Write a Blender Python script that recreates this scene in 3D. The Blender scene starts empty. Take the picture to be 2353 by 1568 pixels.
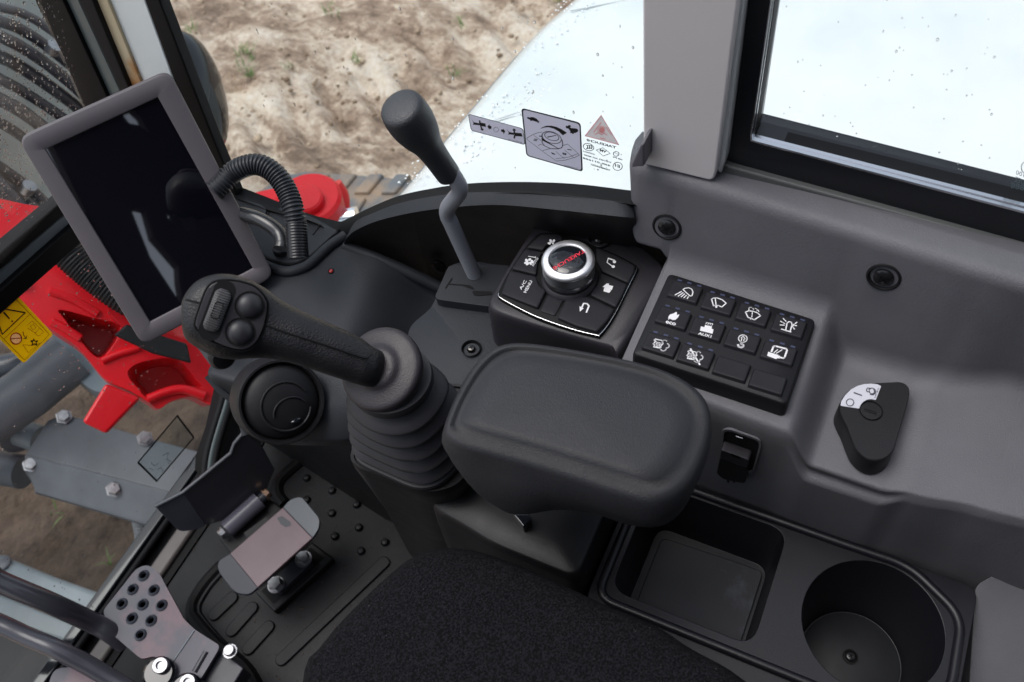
import bpy, bmesh, math, random
from mathutils import Vector as V, Matrix, noise
random.seed(7)
sc = bpy.context.scene
COL = sc.collection
# ------------------------------------------------------------------ camera (solved from the vanishing points)
CX, CY, FOC = 1176.5, 784.0, 2090.0      # photograph measured on a 2353 x 1568 grid
H = 1.90                                  # camera height above the ground
Dn = V((274, 1500, FOC)).normalized()
Fw = V((-6150, -2050, FOC)); Fw = (Fw - Dn * Fw.dot(Dn)).normalized()
Rt = Dn.cross(Fw)
EYE = V((0, 0, H))
cam = bpy.data.objects.new('camera', bpy.data.cameras.new('camera')); COL.objects.link(cam)
def w3(c): return V((Rt.dot(c), Fw.dot(c), -Dn.dot(c)))
ax, ay, az = w3(V((1, 0, 0))), w3(V((0, -1, 0))), w3(V((0, 0, -1)))
M = Matrix((ax, ay, az)).transposed().to_4x4(); M.translation = EYE
cam.matrix_world = M
cam.data.sensor_width = 36; cam.data.lens = 36 * FOC / 2353
cam.data.clip_start = .02; cam.data.clip_end = 200
cam.data.dof.use_dof = True; cam.data.dof.focus_distance = .76; cam.data.dof.aperture_fstop = 11
sc.camera = cam
# ------------------------------------------------------------------ world, sun, exposure
wd = bpy.data.worlds.new('World'); sc.world = wd; wd.use_nodes = True
nt = wd.node_tree; nt.nodes.clear()
sky = nt.nodes.new('ShaderNodeTexSky'); sky.sky_type = 'NISHITA'; sky.sun_disc = False
sky.sun_elevation = math.radians(70); sky.sun_rotation = math.radians(340); sky.dust_density = 3; sky.air_density = 1.2; sky.ozone_density = .6
hs = nt.nodes.new('ShaderNodeHueSaturation'); hs.inputs['Saturation'].default_value = .48
bg = nt.nodes.new('ShaderNodeBackground'); bg.inputs[1].default_value = .15
ow = nt.nodes.new('ShaderNodeOutputWorld')
nt.links.new(sky.outputs[0], hs.inputs['Color']); nt.links.new(hs.outputs[0], bg.inputs[0]); nt.links.new(bg.outputs[0], ow.inputs[0])
sl = bpy.data.lights.new('sun', 'SUN'); sl.energy = .9; sl.angle = math.radians(40); sl.color = (1, .985, .97)
so = bpy.data.objects.new('sun', sl); COL.objects.link(so)
el, rot = math.radians(70), math.radians(340)
sd = V((math.sin(rot) * math.cos(el), math.cos(rot) * math.cos(el), math.sin(el)))
so.rotation_euler = sd.to_track_quat('Z', 'Y').to_euler(); so.location = (3, 1, 6)
sc.view_settings.view_transform = 'Standard'; sc.view_settings.look = 'None'
sc.view_settings.gamma = 1; sc.view_settings.exposure = .40
sc.render.engine = 'CYCLES'
sc.cycles.max_bounces = 8; sc.cycles.transparent_max_bounces = 16
# ------------------------------------------------------------------ measuring helpers (all points relative to the eye, metres)
def ray(x, y): return w3(V((x - CX, y - CY, FOC))).normalized()
def PZ(x, y, z): r = ray(x, y); return r * (z / r.z)
def PX(x, y, v): r = ray(x, y); return r * (v / r.x)
def PY(x, y, v): r = ray(x, y); return r * (v / r.y)
def PD(x, y, d): return ray(x, y) * d
class Plane:
    def __init__(s, p, n): s.p = V(p); s.n = V(n).normalized()
    def __call__(s, x, y): r = ray(x, y); return r * (s.p.dot(s.n) / r.dot(s.n))
def pz(z): return lambda x, y: PZ(x, y, z)
def px_(v): return lambda x, y: PX(x, y, v)
def py_(v): return lambda x, y: PY(x, y, v)
c6 = lambda x, y: (x * .2247 + 1440, y * .2247 + 612.8)
c5 = lambda x, y: (x * .1954 + 1118.4, y * .1954 + 490.2)
cS = lambda x, y: (x * .1693 + 1057.1, y * .1693 + 229.8)
cI = lambda x, y: (x * .2247 + 1800.1, y * .2247 + 796.6)
def q(i, j): return lambda x, y: (x / 3 + 784.3 * i, y / 3 + 522.4 * j)
q00, q10, q20, q01, q11, q21, q02, q12, q22 = q(0, 0), q(1, 0), q(2, 0), q(0, 1), q(1, 1), q(2, 1), q(0, 2), q(1, 2), q(2, 2)
def mp(surf, pts, c=None): return [surf(*(c(*p) if c else p)) for p in pts]
def lerp(a, b, t): return a + (b - a) * t
def sst(a, b, x):
    t = max(0, min(1, (x - a) / (b - a))); return t * t * (3 - 2 * t)
# ------------------------------------------------------------------ curve helpers
def cr(pts, n=8, closed=False):
    P = [V(p) for p in pts]; L = len(P); out = []
    rng = range(L) if closed else range(L - 1)
    for i in rng:
        p0 = P[(i - 1) % L] if closed or i > 0 else P[0] * 2 - P[1]
        p1, p2 = P[i], P[(i + 1) % L]
        p3 = P[(i + 2) % L] if closed or i + 2 < L else P[-1] * 2 - P[-2]
        for k in range(n):
            t = k / n
            out.append(.5 * ((2 * p1) + (p2 - p0) * t + (2 * p0 - 5 * p1 + 4 * p2 - p3) * t * t + (3 * p1 - p0 - 3 * p2 + p3) * t ** 3))
    if not closed: out.append(P[-1])
    return out
def rnd(pts, r, n=5):
    P = [V(p) for p in pts]; L = len(P); out = []
    for i in range(L):
        a, b, c = P[i - 1], P[i], P[(i + 1) % L]
        rr = r[i] if isinstance(r, (list, tuple)) else r
        da, dc = min(rr, (a - b).length * .49), min(rr, (c - b).length * .49)
        if rr <= 0: out.append(b); continue
        s, e = b + (a - b).normalized() * da, b + (c - b).normalized() * dc
        for k in range(n + 1):
            t = k / n; out.append(s * (1 - t) ** 2 + b * 2 * t * (1 - t) + e * t * t)
    return out
def resample(pts, n, closed=True):
    P = list(pts) + ([pts[0]] if closed else [])
    d = [0]
    for a, b in zip(P, P[1:]): d.append(d[-1] + (b - a).length)
    out = []; j = 0
    for k in range(n):
        t = d[-1] * k / (n if closed else n - 1)
        while j < len(P) - 2 and d[j + 1] < t: j += 1
        s = d[j + 1] - d[j]; out.append(P[j].lerp(P[j + 1], (t - d[j]) / s if s > 1e-9 else 0))
    return out
def pnorm(pts):
    n = V((0, 0, 0))
    for i in range(len(pts)):
        a, b = pts[i - 1], pts[i]; n += a.cross(b)
    return n.normalized()
# ------------------------------------------------------------------ object helpers
ORG = {}
def thing(name, org, label, cat, group=None):
    o = bpy.data.objects.new(name, None); o.empty_display_size = .05; COL.objects.link(o)
    o.location = V(org) + EYE; ORG[o.name] = V(org)
    o['label'] = label; o['category'] = cat
    if group: o['group'] = group
    return o
def tag(o, label, cat, group=None, kind=None):
    if label: o['label'] = label
    if cat: o['category'] = cat
    if group: o['group'] = group
    if kind: o['kind'] = kind
    return o
def build(name, verts, faces, mat, par=None, bevel=0, seg=3, sub=0, ang=35, flat=False, fix=True):
    verts = [V(v) for v in verts]
    org = ORG[par.name] if par else sum(verts, V((0, 0, 0))) / len(verts)
    me = bpy.data.meshes.new(name); me.from_pydata([tuple(v - org) for v in verts], [], faces)
    if fix:
        bm = bmesh.new(); bm.from_mesh(me); bmesh.ops.remove_doubles(bm, verts=bm.verts, dist=1e-6)
        bmesh.ops.recalc_face_normals(bm, faces=bm.faces); bm.to_mesh(me); bm.free()
    if not flat:
        me.shade_smooth()
        if not bevel and not sub: me.set_sharp_from_angle(angle=math.radians(ang))
    o = bpy.data.objects.new(name, me); COL.objects.link(o)
    me.materials.append(mat)
    ORG[o.name] = org
    if par: o.parent = par
    else: o.location = org + EYE
    if bevel:
        m = o.modifiers.new('bevel', 'BEVEL'); m.width = bevel; m.segments = seg; m.limit_method = 'ANGLE'; m.angle_limit = math.radians(28); m.use_clamp_overlap = True
        if seg > 1: o.modifiers.new('wn', 'WEIGHTED_NORMAL').keep_sharp = False
    if sub:
        m = o.modifiers.new('sub', 'SUBSURF'); m.levels = sub; m.render_levels = sub
    return o
def prismvf(top, vec, vec_is_pts=False):
    n = len(top); vec = vec if vec_is_pts else [p + V(vec) for p in top]
    vs = list(top) + list(vec)
    fs = [list(range(n)), list(range(2 * n - 1, n - 1, -1))] + [[i, i + n, (i + 1) % n + n, (i + 1) % n] for i in range(n)]
    return vs, fs
def prism(name, top, vec, mat, par=None, **k):
    vs, fs = prismvf([V(p) for p in top], vec); return build(name, vs, fs, mat, par, **k)
def box(name, c, s, mat, par=None, **k):
    c = V(c); h = V(s) / 2
    top = [c + V((sx * h.x, sy * h.y, h.z)) for sx, sy in ((-1, -1), (1, -1), (1, 1), (-1, 1))]
    return prism(name, top, (0, 0, -s[2]), mat, par, **k)
def frame_from(axis):
    a = V(axis).normalized(); u = a.orthogonal().normalized(); return u, a.cross(u), a
def tubevf(path, rad, seg=20, caps=True):
    path = [V(p) for p in path]; n = len(path); vs = []; fs = []
    t0 = (path[1] - path[0]).normalized(); u = t0.orthogonal().normalized()
    for i, p in enumerate(path):
        t = ((path[min(i + 1, n - 1)]) - path[max(i - 1, 0)]).normalized()
        u = (u - t * u.dot(t)).normalized(); w = t.cross(u)
        r = rad[i] if isinstance(rad, (list, tuple)) else rad
        for k in range(seg):
            a = 2 * math.pi * k / seg; vs.append(p + u * (r * math.cos(a)) + w * (r * math.sin(a)))
    for i in range(n - 1):
        for k in range(seg):
            fs.append([i * seg + k, i * seg + (k + 1) % seg, (i + 1) * seg + (k + 1) % seg, (i + 1) * seg + k])
    if caps: fs += [list(range(seg))[::-1], list(range((n - 1) * seg, n * seg))]
    return vs, fs
def tube(name, path, rad, mat, par=None, seg=20, **k):
    vs, fs = tubevf(path, rad, seg); return build(name, vs, fs, mat, par, **k)
def lathe(name, prof, org, axis, mat, par=None, seg=48, cap=True, **k):
    u, w, a = frame_from(axis); org = V(org); vs = []; fs = []
    for r, h in prof:
        for i in range(seg):
            t = 2 * math.pi * i / seg; vs.append(org + a * h + (u * math.cos(t) + w * math.sin(t)) * r)
    for j in range(len(prof) - 1):
        for i in range(seg): fs.append([j * seg + i, j * seg + (i + 1) % seg, (j + 1) * seg + (i + 1) % seg, (j + 1) * seg + i])
    if cap: fs += [list(range(seg))[::-1], list(range((len(prof) - 1) * seg, len(prof) * seg))]
    return build(name, vs, fs, mat, par, **k)
def loftvf(rings, cap0=True, cap1=True):
    n = len(rings[0]); vs = [p for r in rings for p in r]; fs = []
    for j in range(len(rings) - 1):
        for i in range(n): fs.append([j * n + i, j * n + (i + 1) % n, (j + 1) * n + (i + 1) % n, (j + 1) * n + i])
    if cap0: fs.append(list(range(n))[::-1])
    if cap1: fs.append(list(range((len(rings) - 1) * n, len(rings) * n)))
    return vs, fs
def loft(name, rings, mat, par=None, cap0=True, cap1=True, **k):
    vs, fs = loftvf(rings, cap0, cap1); return build(name, vs, fs, mat, par, **k)
def merge(list_vf):
    vs, fs = [], []
    for a, b in list_vf:
        o = len(vs); vs += list(a); fs += [[i + o for i in f] for f in b]
    return vs, fs
def deck(name, outer, holes, mat, par=None, skirt=None, bevel=0, seg=3):
    """flat deck with wells: holes = [(top loop, bottom loop)]"""
    bm = bmesh.new(); org = ORG[par.name] if par else sum(outer, V((0, 0, 0))) / len(outer)
    def ring(pts):
        vv = [bm.verts.new(p - org) for p in pts]; return vv, [bm.edges.new((vv[i], vv[(i + 1) % len(vv)])) for i in range(len(vv))]
    vo, eo = ring(outer); es = list(eo); hs_ = []
    for a, b in holes:
        va, ea = ring(a); es += ea; hs_.append((va, b))
    bmesh.ops.triangle_fill(bm, edges=es, use_beauty=True, use_dissolve=False)
    def wall(va, vb):
        for i in range(len(va)):
            j = (i + 1) % len(va); bm.faces.new((va[i], va[j], vb[j], vb[i]))
    for va, b in hs_:
        vb = [bm.verts.new(p - org) for p in b]; wall(va, vb); bm.faces.new(vb)
    if skirt:
        vb = [bm.verts.new(p - org + V(skirt)) for p in outer]; wall(vo, vb)
    bmesh.ops.recalc_face_normals(bm, faces=bm.faces)
    me = bpy.data.meshes.new(name); bm.to_mesh(me); bm.free(); me.shade_smooth()
    if not bevel: me.set_sharp_from_angle(angle=math.radians(35))
    o = bpy.data.objects.new(name, me); COL.objects.link(o); me.materials.append(mat); ORG[o.name] = org
    if par: o.parent = par
    else: o.location = org + EYE
    if bevel:
        m = o.modifiers.new('bevel', 'BEVEL'); m.width = bevel; m.segments = seg; m.limit_method = 'ANGLE'; m.angle_limit = math.radians(30)
        o.modifiers.new('wn', 'WEIGHTED_NORMAL')
    return o
def strokesvf(lines, w, surf, c=None, lift=V((0, 0, 0)), closed=False):
    """flat printed strokes: pixel polylines laid on a surface; w in metres"""
    out = []
    for ln in lines:
        cl = closed
        P = [surf(*(c(*p) if c else p)) + lift for p in ln]
        n = len(P); N = lift.normalized() if lift.length > 0 else V((0, 0, 1))
        seg = [(P[i], P[(i + 1) % n]) for i in range(n if cl else n - 1)]
        for a, b in seg:
            d = (b - a); 
            if d.length < 1e-7: continue
            d.normalize(); s = d.cross(N).normalized() * (w / 2); e = d * (w * .2)
            out.append(([a - s - e, a + s - e, b + s + e, b - s + e], [[0, 1, 2, 3]]))
    return merge(out)
def circ(cx, cy, rx, ry=None, a0=0, a1=360, n=20, rot=0):
    ry = ry or rx; r = math.radians(rot); o = []
    for i in range(n + 1):
        t = math.radians(a0 + (a1 - a0) * i / n); x, y = rx * math.cos(t), ry * math.sin(t)
        o.append((cx + x * math.cos(r) - y * math.sin(r), cy + x * math.sin(r) + y * math.cos(r)))
    return o
def polyvf(pts, surf, c=None, lift=V((0, 0, 0))):
    P = [surf(*(c(*p) if c else p)) + lift for p in pts]; return P, [list(range(len(P)))]
TXT = {}
def textvf(s, p0, p1, pup, bold=0):
    """block text mapped so that baseline runs p0->p1 and cap height p0->pup (world points)"""
    cu = bpy.data.curves.new('t', 'FONT'); cu.body = s; cu.resolution_u = 2; cu.offset = bold
    o = bpy.data.objects.new('t', cu); COL.objects.link(o); me = o.to_mesh()
    vs = [v.co.copy() for v in me.vertices]; fs = [list(p.vertices) for p in me.polygons]
    o.to_mesh_clear(); bpy.data.objects.remove(o); bpy.data.curves.remove(cu)
    x0 = min(v.x for v in vs); x1 = max(v.x for v in vs); y0 = min(v.y for v in vs); y1 = max(v.y for v in vs)
    u, w = p1 - p0, pup - p0
    return [p0 + u * ((v.x - x0) / (x1 - x0)) + w * ((v.y - y0) / (y1 - y0)) for v in vs], fs
def sheet(name, pts, mat, par): return build(name, pts, [list(range(len(pts)))], mat, par, flat=True, fix=False)
def flatmesh(name, vf, mat, par): return build(name, vf[0], vf[1], mat, par, flat=True, fix=False)
# ------------------------------------------------------------------ materials
def mk(name, col, rough=.5, metal=0, bump=0, bscale=900, kind='pebble', spec=.5, var=.0, coat=0, vscale=18, ncol=None, nscale=6, ndet=8, lo=.4, hi=.6):
    m = bpy.data.materials.new(name); m.use_nodes = True; nt = m.node_tree; b = nt.nodes['Principled BSDF']
    b.inputs['Base Color'].default_value = (*col, 1); b.inputs['Roughness'].default_value = rough
    b.inputs['Metallic'].default_value = metal; b.inputs['Specular IOR Level'].default_value = spec
    b.inputs['Coat Weight'].default_value = coat; b.inputs['Coat Roughness'].default_value = .08
    tc = nt.nodes.new('ShaderNodeTexCoord')
    def noi(sc_, det=4, rg=.5):
        n = nt.nodes.new('ShaderNodeTexNoise'); n.inputs['Scale'].default_value = sc_; n.inputs['Detail'].default_value = det; n.inputs['Roughness'].default_value = rg
        nt.links.new(tc.outputs['Object'], n.inputs['Vector']); return n
    if var or ncol:
        n = noi(nscale if ncol else vscale, ndet, .6)
        r = nt.nodes.new('ShaderNodeValToRGB')
        if ncol: r.color_ramp.elements[0].position = lo; r.color_ramp.elements[1].position = hi; a, c2 = col, ncol
        else: r.color_ramp.elements[0].position = .3; r.color_ramp.elements[1].position = .7; a = tuple(x * (1 - var) for x in col); c2 = tuple(min(1, x * (1 + var)) for x in col)
        r.color_ramp.elements[0].color = (*a, 1); r.color_ramp.elements[1].color = (*c2, 1)
        nt.links.new(n.outputs['Fac'], r.inputs[0]); nt.links.new(r.outputs[0], b.inputs['Base Color'])
        mr = nt.nodes.new('ShaderNodeMapRange'); mr.inputs['To Min'].default_value = max(0, rough - .08); mr.inputs['To Max'].default_value = min(1, rough + .08)
        n2 = noi(vscale * 2.3, 3); nt.links.new(n2.outputs['Fac'], mr.inputs['Value']); nt.links.new(mr.outputs[0], b.inputs['Roughness'])
    if bump:
        bp = nt.nodes.new('ShaderNodeBump'); bp.inputs['Strength'].default_value = min(1, bump); bp.inputs['Distance'].default_value = .0005
        if kind == 'pebble':
            v = nt.nodes.new('ShaderNodeTexVoronoi'); v.feature = 'SMOOTH_F1'; v.inputs['Scale'].default_value = bscale
            n = noi(bscale * .35, 2); mx = nt.nodes.new('ShaderNodeMath'); mx.operation = 'ADD'
            nt.links.new(tc.outputs['Object'], v.inputs['Vector']); nt.links.new(v.outputs['Distance'], mx.inputs[0]); sm = nt.nodes.new('ShaderNodeMath'); sm.operation = 'MULTIPLY'; sm.inputs[1].default_value = .35; nt.links.new(n.outputs['Fac'], sm.inputs[0]); nt.links.new(sm.outputs[0], mx.inputs[1]); nt.links.new(mx.outputs[0], bp.inputs['Height'])
        else:
            n = noi(bscale, 5, .6); nt.links.new(n.outputs['Fac'], bp.inputs['Height'])
        nt.links.new(bp.outputs[0], b.inputs['Normal'])
    return m
M_trim = mk('trim_grey', (.118, .113, .13), .5, bump=.3, bscale=1300, var=.05, spec=.4)
M_cons = mk('console_grey', (.124, .124, .138), .50, bump=.5, bscale=1500, var=.08, spec=.35)
M_dash = mk('dash_grey', (.026, .029, .035), .55, bump=.5, bscale=1600, var=.06, spec=.3)
M_arm = mk('armrest_vinyl', (.021, .022, .026), .52, spec=.36, bump=.5, bscale=1500, var=.05)
M_blk = mk('black_plastic', (.013, .013, .015), .45, bump=.3, bscale=1500, var=.08, spec=.3)
M_hous = mk('housing_plastic', (.024, .022, .027), .42, bump=.25, bscale=1800, var=.06, spec=.4)
M_low = mk('low_black_plastic', (.008, .008, .0095), .42, bump=.25, bscale=1800, var=.08, spec=.34)
M_key = mk('key_rubber', (.016, .016, .020), .55, bump=.1, bscale=2500, spec=.25)
M_keyd = mk('pad_rubber', (.012, .012, .015), .5, bump=.2, bscale=2000, spec=.3)
M_rub = mk('black_rubber', (.010, .010, .012), .6, bump=.15, bscale=1500, spec=.25)
M_boot = mk('boot_rubber', (.032, .032, .037), .5, bump=.1, bscale=1200, var=.1, spec=.35)
M_grip = mk('grip_leather', (.011, .011, .013), .40, bump=.6, bscale=900, var=.08, spec=.4)
M_coll = mk('collar_leather', (.026, .022, .026), .40, bump=.3, bscale=1200, var=.1, vscale=30, spec=.4)
M_plate = mk('face_plate', (.03, .028, .032), .42, bump=.15, bscale=2200, spec=.35)
M_seal = mk('seal_black', (.006, .006, .007), .6, spec=.2)
M_frame = mk('frame_black', (.008, .009, .012), .3)
M_alu = mk('aluminium', (.72, .73, .76), .22, metal=1)
M_bolt = mk('zinc_bolt', (.40, .40, .42), .38, metal=1, var=.25, vscale=90)
M_chrome = mk('chrome', (.9, .9, .92), .08, metal=1)
M_scr = mk('dark_screw', (.12, .115, .11), .3, metal=1)
M_screw = mk('black_screw', (.012, .012, .014), .22)
M_pill = mk('pillar_trim', (.70, .67, .67), .5, bump=.15, bscale=1500)
M_pillw = mk('pillar_edge', (.62, .64, .64), .45)
M_wht = mk('cab_white_paint', (.86, .92, .93), .25, coat=.3)
M_hood = mk('white_hood_paint', (.86, .885, .885), .22, coat=.8, ncol=(.69, .76, .765), nscale=1.7, lo=.44, hi=.62)  # bluish zones in the colour stand in for reflections
M_rust = mk('rusty_cream', (.72, .60, .40), .5, ncol=(.50, .20, .04), nscale=11, lo=.52, hi=.66)
M_teal = mk('wet_grey', (.12, .15, .155), .3)
M_mon = mk('monitor_bezel', (.135, .121, .131), .42, bump=.12, bscale=2600, var=.05, spec=.35)
M_scrn = mk('screen_glass', (.004, .004, .008), .02, spec=.5)
M_scrn.node_tree.nodes['Principled BSDF'].inputs['IOR'].default_value = 2.3
M_gloss = mk('gloss_black', (.01, .012, .016), .05, coat=.5)
M_white = mk('white_print', (.8, .8, .82), .6)
M_ind = mk('indicator_print', (.045, .055, .11), .4)
M_ink = mk('black_print', (.012, .012, .014), .5)
M_redp = mk('red_print', (.75, .03, .06), .4)
M_led = mk('red_lens', (.5, .01, .01), .1, coat=1)
def translu(name, col, tcol):
    m = mk(name, col, .5); nt = m.node_tree; b = nt.nodes['Principled BSDF']; t = nt.nodes.new('ShaderNodeBsdfTranslucent'); a = nt.nodes.new('ShaderNodeAddShader'); t.inputs[0].default_value = (*tcol, 1)
    nt.links.new(b.outputs[0], a.inputs[0]); nt.links.new(t.outputs[0], a.inputs[1]); nt.links.new(a.outputs[0], nt.nodes['Material Output'].inputs[0]); return m
M_yel = translu('sticker_yellow', (.85, .45, .003), (.5, .28, .0))
M_lav = translu('sticker_grey', (.22, .21, .26), (.42, .40, .47))
M_lab = mk('silver_label', (.62, .63, .70), .35)
M_lblred = translu('faded_red_print', (.5, .2, .2), (.4, .2, .2))
M_red = mk('red_paint', (.68, .006, .014), .35, coat=.15, var=.12, vscale=6, spec=.35)
M_gry = mk('grey_paint', (.118, .126, .142), .45, bump=.25, bscale=40, kind='n', var=.2, vscale=9)
M_gryl = mk('light_grey_paint', (.20, .235, .26), .4, bump=.2, bscale=40, kind='n', var=.18, vscale=7)
M_boom = mk('boom_paint', (.47, .53, .53), .3, var=.1, vscale=5)
M_hose = mk('hydraulic_hose', (.055, .06, .075), .25, bump=.2, bscale=150, kind='n')
M_track = mk('muddy_track', (.15, .165, .18), .4, ncol=(.36, .26, .18), nscale=11, lo=.42, hi=.62, bump=.7, bscale=60, kind='n')
M_seat = mk('seat_fabric', (.004, .004, .005), .95, bump=1, bscale=1100, kind='n', spec=.1, ncol=(.014, .014, .017), nscale=700, lo=.42, hi=.62, ndet=2)
M_floor = mk('floor_mat', (.0075, .008, .0105), .5, bump=.25, bscale=700, var=.2, vscale=12, spec=.28)
M_dust = mk('tray_mat', (.022, .023, .028), .45, ncol=(.05, .055, .068), nscale=20, lo=.62, hi=.72, spec=.3)
M_tray = mk('tray_plastic', (.010, .010, .014), .36, bump=.15, bscale=2200, var=.08, spec=.38)
M_pink = mk('pedal_worn', (.155, .105, .12), .38, var=.12, vscale=25)
M_ped = mk('pedal_grey', (.04, .042, .054), .38, var=.1, vscale=20, bump=.1, bscale=400)
M_pedd = mk('pedal_dark', (.05, .05, .06), .42, bump=.3, bscale=1200)
M_sill = mk('sill_beige', (.13, .11, .105), .4, var=.1)
M_foot = mk('footrest_paint', (.075, .072, .098), .35, ncol=(.15, .095, .115), nscale=9, lo=.46, hi=.54)
M_roof = mk('cab_headliner', (.02, .02, .022), .8)
M_grass = mk('grass_green', (.15, .24, .07), .6)
def glassmat(name, tint, ior=1.45):
    m = bpy.data.materials.new(name); m.use_nodes = True; nt = m.node_tree; nt.nodes.clear()
    o = nt.nodes.new('ShaderNodeOutputMaterial'); mx = nt.nodes.new('ShaderNodeMixShader'); t = nt.nodes.new('ShaderNodeBsdfTransparent'); g = nt.nodes.new('ShaderNodeBsdfGlossy'); lw = nt.nodes.new('ShaderNodeLayerWeight'); lw.inputs['Blend'].default_value = .5
    pw = nt.nodes.new('ShaderNodeMath'); pw.operation = 'POWER'; pw.inputs[1].default_value = 5; f = nt.nodes.new('ShaderNodeMapRange'); f.inputs['To Min'].default_value = .035; f.inputs['To Max'].default_value = .9
    nt.links.new(lw.outputs['Facing'], pw.inputs[0]); nt.links.new(pw.outputs[0], f.inputs['Value'])
    t.inputs[0].default_value = (*tint, 1); g.inputs['Roughness'].default_value = 0
    nt.links.new(f.outputs[0], mx.inputs[0]); nt.links.new(t.outputs[0], mx.inputs[1]); nt.links.new(g.outputs[0], mx.inputs[2]); nt.links.new(mx.outputs[0], o.inputs[0]); return m
M_glass = glassmat('window_glass', (.975, .995, .99))
M_film = glassmat('clear_film', (.80, .86, .87))
def dropmat():
    m = bpy.data.materials.new('water_drop'); m.use_nodes = True; b = m.node_tree.nodes['Principled BSDF']
    b.inputs['Transmission Weight'].default_value = 1; b.inputs['IOR'].default_value = 1.33; b.inputs['Roughness'].default_value = 0; return m
M_drop = dropmat()
M_bead = mk('water_bead', (.95, .97, .98), .4)
M_drop.node_tree.nodes['Principled BSDF'].inputs['IOR'].default_value = 1.2
def rivet(name, p, n, r, mat, par, h=.3):
    if h >= .8 or name == 'bolt_head': return lathe(name, [(r * 1.25, -.001), (r * 1.25, r * .12), (r * .98, r * .14), (r * .98, r * .75), (r * .85, r * .9), (.0001, r * .92)], p, n, mat, par, seg=6 if r > .008 else 12, ang=25)
    return lathe(name, [(r, 0), (r, r * h), (r * .8, r * h * 1.5), (.0001, r * h * 1.7)], p, n, mat, par, seg=20)
def crossscrew(par, p, n, r, mat=None, rim=True):
    """screw as part: head, with a cross recess"""
    mat = mat or M_screw
    h = lathe('screw', [(r, -.002), (r, .0008), (r * .75, .0022), (r * .3, .0026), (.0002, .0027)], p, n, mat, par, seg=24)
    u, w, a = frame_from(n); l = []
    for d in (u, w):
        e = d.cross(a); c = V(p) + a * .0029
        l.append(([c - d * r * .5 - e * r * .1, c + d * r * .5 - e * r * .1, c + d * r * .5 + e * r * .1, c - d * r * .5 + e * r * .1], [[0, 1, 2, 3]]))
    s = flatmesh('cross_recess', merge(l), M_seal, h) ; return h
def cupwell(par, p, n, r, mat):
    lathe('screw_cup', [(r, .0008), (r * 1.06, .0018), (r * .98, .0022), (r * .86, .0006), (r * .8, -.0045), (.0002, -.005)], p, n, mat, par, seg=36, cap=False)
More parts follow.
